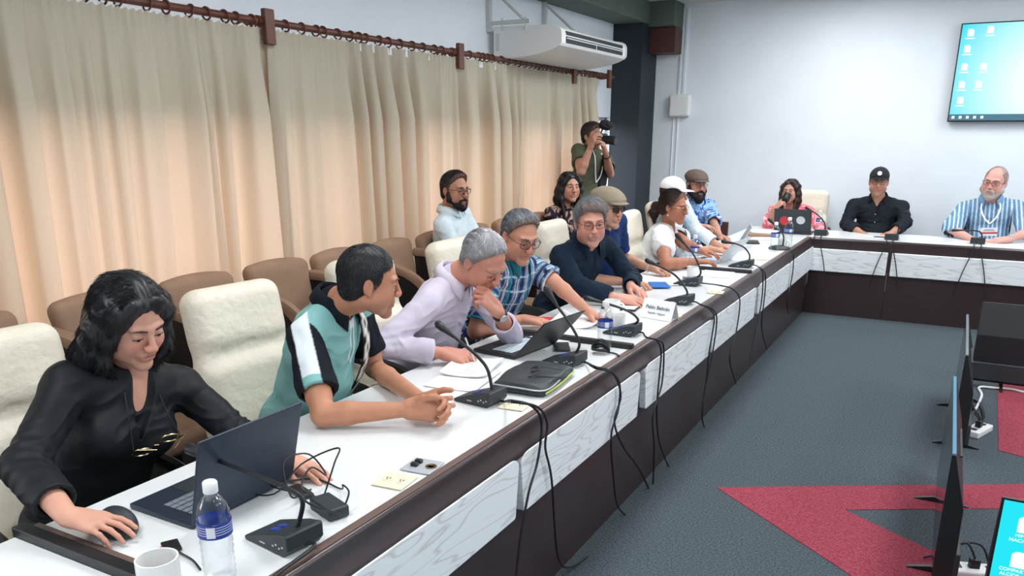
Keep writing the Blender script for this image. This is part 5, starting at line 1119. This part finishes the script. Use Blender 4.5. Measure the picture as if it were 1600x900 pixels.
# 5 man in dark navy
def swept(t=.013):
    def f(s, T, R, k):
        short_hair(t*.7, .006, top=.008)(s, T, R, k)
        s.chain([T(.045, .045, .105), T(0, .062, .112), T(-.045, .05, .098)], [.020*k, .022*k, .020*k], .02); s.chain([T(.02, .055, .118), T(-.03, .06, .104), T(-.066, .045, .078)], [.018*k, .016*k, .01*k], .02)
    return f
person('grey-haired man in glasses and a dark navy shirt looking towards the camera', at(922, 348, x=-1.95), at(911, 400, x=-2.07), (-2.27, 4.78, .56), -18, -52, 8, 3, (208, 150, 132),
       dict(R=dict(w=at(962, 466, z=.80), d=(.85, .4, -.05), n=(0, -.35, .95), c=(18, 22, 15), hint=(-.4, -1, -.3), sp=.06), L=dict(w=at(985, 448, z=.81), d=(.8, -.5, -.1), n=(.1, .3, .95), c=(25, 30, 20), hint=(.2, 1, -.6), sp=.05)),
       sw=.215, vox=.004, hair=swept(), hl=.006, hairflow='swept', haircol=(84, 92, 96), hair2=(160, 168, 172), browc=(110, 100, 96), shirt='long', pattern=plain((18, 32, 48), (24, 40, 58)), collar=dict(col=(28, 44, 62), gap=.36, point=.035), neckcut=opencol(.11, .038), sleeve=(.86, .08), fold=.010, specs=dict(frame=M['redframe'], rw=.024, rh=.017, sq=3), extra=butt(5, 'black', .14), age=1, k=1.12, sag=.05, build=1.12, belly=.03, stub=(170, 130, 120))
# 6 man in tan cap
def ex6(I): flat_cap(I, 'felt'); watch(I, 'L', 'silver', 'silver', .93)
person('man in a tan flat cap, dark glasses and a navy polo shirt', at(950, 326, x=-2.04), at(940, 368, x=-2.14), (-2.28, 5.42, .56), -8, -22, 4, 0, (196, 148, 124),
       dict(R=dict(w=at(975, 440, z=.80), d=(.9, .3, 0), n=(0, 0, 1), hint=(-.4, -1, -.4)), L=dict(w=at(1018, 419, z=.80), d=(.95, -.05, -.05), n=(0, .2, 1), c=(35, 40, 25), hint=(0, .5, -1))),
       sw=.20, vox=.0045, hair=short_hair(.002, .008), hl=.008, haircol=(80, 76, 72), hair2=(130, 126, 122), shirt='short', pattern=plain((24, 48, 96), (30, 56, 104)), collar=dict(col=(28, 52, 100), r=.068), neckcut=opencol(.05, .025), sleeve=(.8, .05), fold=.008, specs=dict(frame=M['black'], lens='darklens', rw=.025, rh=.018, sq=3), extra=ex6, k=1.05, sag=.065, armk=1.06)
# 7 woman in white
def ex7(I):
    b = MB(); T, org = I['T'], I['org']
    for q in (-1, 1): b.lathe([(.0045, 0), (.007, .006), (.0045, .012)], T(q*.079, -.004, -.060)-org, 8); b.tube([T(q*.077, -.004, -.036)-org, T(q*.079, -.004, -.05)-org], .0012, 5)
    b.build('earrings', M['silver'], I['root'], smooth=True)
person('woman with a dark ponytail in a white blouse at the white laptop', at(1053, 324, x=-2.0), at(1040, 371, x=-2.09), (-2.26, 6.38, .53), 5, -6, 8, 0, (170, 112, 88),
       dict(R=dict(w=at(1087, 409, z=.80), e=at(1040, 413, z=.80), d=(.85, .45, .05), n=(0, -.1, 1), c=(20, 25, 15), hint=(-.4, -1, -.3), k=.95), L=dict(w=at(1108, 400, z=.82), d=(.95, -.1, -.05), n=(0, .1, 1), c=(20, 20, 12), hint=(0, .6, -1))),
       sw=.18, fem=True, vox=.0045, hair=bun_hair(), hl=.012, hairflow='pony', haircol=(36, 24, 24), hair2=(70, 44, 40), shirt='puff', pattern=plain((232, 236, 240), (240, 243, 246)), neckcut=vneck(.13, .085), sleeve=(.50, .09), fold=.007, specs=dict(frame=M['gold'], rw=.025, rh=.020, sq=2.4), extra=ex7, k=1.06, sag=.06, armr=1.25, build=1.08)
# 8 person in white cap
def ex8(I): ball_cap(I, 'whitecloth', .085)
person('person in a white baseball cap and pale shirt, mostly hidden behind another sitter', at(1052, 304, x=-2.06), at(1050, 348, x=-2.18), (-2.29, 6.92, .56), 0, -2, 3, 0, (196, 144, 120),
       dict(R=dict(w=at(1108, 389, z=.80), d=(.95, .1, -.02), n=(0, 0, 1), c=(22, 28, 18), hint=(-.3, -.6, -.8)), L=dict(w=at(1122, 384, z=.80), d=(.9, -.3, 0), n=(0, 0, 1), c=(20, 25, 15), hint=(0, .5, -1))),
       sw=.19, vox=.0048, hair=short_hair(.001, .01), hl=.01, haircol=(60, 44, 40), shirt='long', pattern=plain((206, 222, 234), (224, 234, 242)), collar=dict(col=(220, 230, 240)), neckcut=opencol(), sleeve=(.75, .08), extra=ex8, k=1.04, sag=.05)
# 9 bearded man in blue floral
def flo(a, b, c, sc_=16, th=(.12, .45)):
    def f(v, q, info, N, TR, nn):
        w1 = vnoise(v*sc_+3); w2 = vnoise(v*sc_*1.9+w1[:, None]*1.4+9); x = np.abs(w2+.35*w1); col = np.tile(rgb(*a), (len(v), 1)); col[x > th[0]] = rgb(*b); col[x > th[1]] = rgb(*c); return col
    return f
def ex9(I): flat_cap(I, 'felt2')
person('bearded man in a brown flat cap, glasses and a blue and white floral shirt', at(1088, 289, x=-2.25), at(1086, 318, x=-2.30), (-2.33, 7.88, .56), -28, -44, 4, 0, (190, 140, 120),
       dict(R=dict(w=at(1105, 378, z=.80), d=(.9, .2, 0), n=(0, 0, 1), hint=(-.4, -1, -.4)), L=dict(w=at(1124, 369, z=.82), e=at(1116, 352, x=-2.02), d=(.8, -.4, -.1), n=(.2, .2, 1), c=(30, 35, 20))),
       sw=.205, vox=.0048, hair=short_hair(.003, .01), hl=.01, haircol=(28, 24, 24), shirt='short', pattern=flo((226, 236, 246), (36, 98, 180), (150, 196, 232), 15, (.10, .42)), collar=dict(col=(60, 120, 196)), neckcut=opencol(), sleeve=(.9, .07), specs=dict(frame=M['redframe'], rw=.024, rh=.018, sq=3), beard=dict(c=(26, 20, 20), t=.014), extra=ex9, k=1.06, sag=.05, build=1.05)
# 10 woman in pink drinking
def ex10(I):
    org = I['org']; c = I['T'](0, .125, -.052)-org
    R = I['R'] @ np.array([[1, 0, 0], [0, .5, -.87], [0, .87, .5]])
pk = person('woman with long dark hair in a pink blouse drinking from a black mug', at(1235, 299, y=9.08), at(1238, 327, y=9.16), (at(1240, 340, y=9.3)[0], 9.32, .54), -94, -96, 2, 0, (198, 148, 128),
       dict(R=dict(w=at(1210, 327, y=8.86), e=at(1200, 352, y=8.95), d=(.45, .15, .55), n=(-.6, -.55, .35), c=((40, 55, 30), (45, 60, 30), (50, 60, 30), (55, 60, 30)), th=(.8, .3, .1)), L=dict(w=at(1270, 366, y=8.85), d=(-.3, -.9, -.1), n=(0, 0, 1), c=(15, 20, 10), hint=(1, 0, -1))),
       sw=.18, fem=True, vox=.0048, hair=long_hair(.008, .0, .27, True, vol=.90, fwdh=.07), hairflow='long', haircol=(30, 20, 20), hair2=(62, 40, 38), shirt='long', pattern=flo((222, 92, 112), (240, 126, 140), (248, 196, 200), 14, (.15, .5)), neckcut=vneck(.12, .06), sleeve=(.45, .4), k=1.0, sag=.06, build=.98, armr=1.1)
cm = pk['T'](.0, .135, -.055); t = thing('mug', 'black mug held to the mouth of the woman in pink', 'mug', cm, 0); Rm = pk['R'] @ np.array([[1, 0, 0], [0, .55, -.835], [0, .835, .55]])
MB().lathe([(.030, -.045), (.036, -.042), (.040, -.03), (.040, .045), (.037, .045), (.036, -.035), (.001, -.036)], (0, 0, 0), 24, Rm).build('cup', M['black'], t, smooth=True)
MB().tube([Rm @ V(.039+.024*math.sin(a), 0, .024*math.cos(a)) for a in np.linspace(0, math.pi, 12)], .005, 8).build('handle', M['black'], t, smooth=True)
# 11 man in black cap
def ex11(I):
    o = ball_cap(I, 'blackcloth', .06); b = MB(); b.lathe([(.021, 0), (.021, .003)], I['T'](0, .088, .088)-I['org'], 20, I['R'] @ np.array([[1, 0, 0], [0, .35, .94], [0, -.94, .35]])); b.build('cap_emblem', M['labelw'], o, smooth=True); butt(4, 'silver', .155, .085, .10)(I)
person('man in a black cap with a round white badge and a black shirt', at(1373, 285, y=9.10), at(1372, 312, y=9.20), (at(1372, 340, y=9.4)[0], 9.40, .55), -90, -86, 2, 0, (186, 138, 116),
       dict(R=dict(w=at(1347, 365, y=8.98), e=at(1322, 350, y=9.12), d=(.5, -.85, -.1), n=(0, 0, 1), c=(20, 25, 15)), L=dict(w=at(1392, 365, y=8.97), e=at(1415, 348, y=9.12), d=(-.5, -.85, -.1), n=(0, 0, 1), c=(20, 25, 15))),
       sw=.225, vox=.0048, hair=short_hair(.006, .01), hl=.01, haircol=(36, 30, 30), shirt='long', pattern=plain((28, 32, 40), (34, 40, 48)), collar=dict(col=(26, 30, 38), gap=.45), neckcut=opencol(.13, .05), sleeve=(.62, .15), fold=.011, specs=dict(frame=M['black'], rw=.025, rh=.018, sq=3), stub=(120, 84, 74), extra=ex11, k=1.10, sag=.085, build=1.18, belly=.05, armr=1.08, armk=1.02)
# 12 white-bearded man
def stp(v, q, info, N, TR, nn):
    t, dist, off, sd = armcoord(v, info); x = q[:, 0]+q[:, 2]*.12*np.sign(q[:, 0])*(np.abs(q[:, 0]) > .18)
    c = np.tile(rgb(112, 158, 194), (len(v), 1)); f_ = frac(x/.036); c[f_ < .26] = rgb(226, 234, 240); c[(f_ > .55) & (f_ < .68)] = rgb(70, 104, 140); return c
def ex12(I):
    org = I['org']; N, fw, up, rt = I['N'], I['fw'], I['up'], I['rt']; e = N+fw*.225-up*.145
    for q in (-1, 1):
        pts = smoothpts([N+rt*q*.055+up*.03-fw*.01, N+rt*q*.08+fw*.13-up*.02, N+rt*q*.05+fw*.20-up*.09, e], 6); b = MB(); b.tube([p-org for p in pts], .007, 6, flat=.3); b.build('lanyard', M['labelw'], I['root'], smooth=True)
    c = e-up*.085; Rb = np.stack([rt, up, -fw], 1); b = MB(); b.box(c-org, (.145, .085, .003), Rb); o = b.build('badge', M['labelw'], I['root']); b = MB(); b.box(c-up*.012+fw*.001-org, (.145, .020, .0035), Rb); b.build('badge_band', M['red'], o)
    b = MB(); b.box(c+up*.012+fw*.0012-org, (.10, .004, .0035), Rb); b.box(c+up*.024+fw*.0012-org, (.08, .004, .0035), Rb); b.build('badge_print', M['ink'], o)
    watch(I, 'L', 'silver', 'silver', .93)
person('white-bearded man in glasses and a blue striped shirt wearing a lanyard badge', at(1554, 286, y=9.10), at(1548, 312, y=9.18), (at(1548, 340, y=9.4)[0], 9.40, .55), -88, -106, 4, -6, (214, 160, 148),
       dict(R=dict(w=at(1520, 375, y=8.82), e=at(1487, 358, y=9.02), d=(.85, -.5, -.05), n=(.2, -.3, .9), c=(30, 30, 20)), L=dict(w=at(1577, 374, y=8.80), e=at(1608, 362, y=9.0), d=(-.85, -.4, -.05), n=(-.2, -.3, .9), c=(25, 30, 20))),
       sw=.225, vox=.0048, hair=bald_top(.005), hl=.004, haircol=(150, 130, 122), hair2=(200, 180, 172), browc=(150, 120, 110), shirt='short', pattern=stp, collar=dict(col=(120, 160, 196)), neckcut=opencol(.05, .025), sleeve=(.92, .10), fold=.007, specs=dict(frame=M['redframe'], rw=.026, rh=.016, sq=3.4), beard=dict(c=(190, 178, 174), c2=(222, 216, 212), t=.003), extra=ex12, age=1, k=1.20, sag=.085, build=1.18, belly=.06, armr=1.08, armk=1.05)
# 13 man behind, light shirt
person('bearded man in glasses and a pale shirt sitting by the curtain', at(711, 298, x=-3.05), at(704, 330, x=-3.10), (-3.12, 4.86, .56), 12, -14, 4, 0, (178, 128, 104),
       dict(R=dict(w=(-2.75, 4.68, .62), d=(.9, .2, 0), n=(0, 0, 1), hint=(-.5, -.6, -1)), L=dict(w=(-2.75, 5.0, .62), d=(.9, -.2, 0), n=(0, 0, 1), hint=(-.5, .6, -1))),
       sw=.185, vox=.0046, hair=short_hair(.008, .002, top=.008), hl=.002, haircol=(20, 18, 20), hair2=(44, 40, 42), shirt='long', pattern=plain((206, 222, 230), (218, 232, 238)), collar=dict(col=(214, 228, 234)), neckcut=opencol(.07, .025), sleeve=(.9, .06), specs=dict(frame=M['black'], rw=.024, rh=.017, sq=3), beard=dict(c=(26, 20, 20), t=.002), extra=butt(5, 'ac', .13), k=1.02, sag=.06)
# 14 woman behind, dark floral
person('woman with long black hair in a dark floral blouse sitting below the cameraman', at(890, 293, x=-3.02), at(882, 322, x=-3.08), (-3.12, 6.62, .54), -20, -42, 0, 0, (196, 148, 126),
       dict(R=dict(w=(-2.8, 6.45, .62), d=(.9, .2, 0), n=(0, 0, 1), hint=(-.4, -.6, -1)), L=dict(w=(-2.8, 6.75, .62), d=(.9, -.2, 0), n=(0, 0, 1), hint=(-.4, .6, -1))),
       sw=.18, fem=True, vox=.0048, hair=long_hair(.010, .006, .27, True, vol=.98, fwdh=.04), hairflow='long', haircol=(16, 14, 18), hair2=(34, 30, 36), shirt='long', pattern=flo((36, 32, 48), (44, 38, 56), (190, 160, 140), 17, (.15, .42)), neckcut=vneck(.10, .055), sleeve=(.8, .06), k=1.04, sag=.06)
# 15 cameraman
def ex15(I):
    org = I['org']; N, fw, up, rt = I['N'], I['fw'], I['up'], I['rt']
    for q in (-1, 1): b = MB(); b.tube([p-org for p in smoothpts([N+rt*q*.05+up*.02, N+rt*q*.06+fw*.12-up*.08, N+rt*q*.035+fw*.15-up*.25, N+fw*.14-up*.33], 5)], .006, 6, flat=.4); b.build('lanyard', M['labelw' if q > 0 else 'paper'], I['root'], smooth=True)
    s = Solid(); s.box(N+fw*.13-up*.22-rt*.09, (.035, .012, .14), .01, I['TR']); v, q = s.mesh(.008); npmesh('vest_panel', v, q, M['blackcloth'], I['root'], None, org); watch(I, 'L', 'black', 'black', .9)
Hc = at(925, 213, x=-3.22)
kc = person('cameraman in an olive shirt standing by the column filming with a raised camera', Hc, at(926, 236, x=-3.27), (-3.30, Hc[1]+.0, 1.02), -26, -14, 6, 6, (190, 142, 120),
       dict(R=dict(w=at(922, 232, x=-3.02), e=at(908, 268, x=-3.10), d=(.35, -.1, .9), n=(-.5, -.6, .2), c=(35, 45, 30)), L=dict(w=at(947, 240, x=-3.0), e=at(953, 272, x=-3.08), d=(-.05, -.45, .85), n=(.5, .4, -.1), c=(40, 40, 25))),
       sw=.19, vox=.005, hair=short_hair(.012, .010, top=.008), hl=.010, haircol=(34, 26, 26), hair2=(60, 46, 44), shirt='short', pattern=plain((84, 88, 70), (92, 96, 76)), neckcut=opencol(.03, .02), sleeve=(.6, .06), extra=ex15, k=1.0, kind='stand', sag=.06)
T = kc['T']; R = kc['R']; cc = T(.045, .135, -.005); t = thing('video_camera', 'black camera with a furry microphone held up by the cameraman', 'camera', cc, 0)
s = Solid(); s.box((0, 0, 0), (.05, .035, .035), .012, R); v, q = s.mesh(.006); npmesh('camera_body', v, q, M['black'], t)
MB().tube([R @ V(.0, .02, 0), R @ V(-.02, .17, .0)], [.038, .043], 16).build('lens_barrel', M['black'], t, smooth=True)
MB().tube([R @ V(-.02, .168, .0), R @ V(-.0205, .173, .0)], [.036, .036], 16).build('front_lens', M['screenoff'], t, smooth=True)
MB().tube([R @ V(-.0, .0, .04), R @ V(-.02, .0, .08)], .008, 8).build('hot_shoe_mount', M['black'], t)
s = Solid(); s.ell(R @ V(-.02, .04, .13), (.055, .07, .045), R); v, q = s.mesh(.005); v = v+normals(v, q)*(vnoise(v*90)*.010)[:, None]; npmesh('furry_microphone', v, q, M['blackcloth'], t)
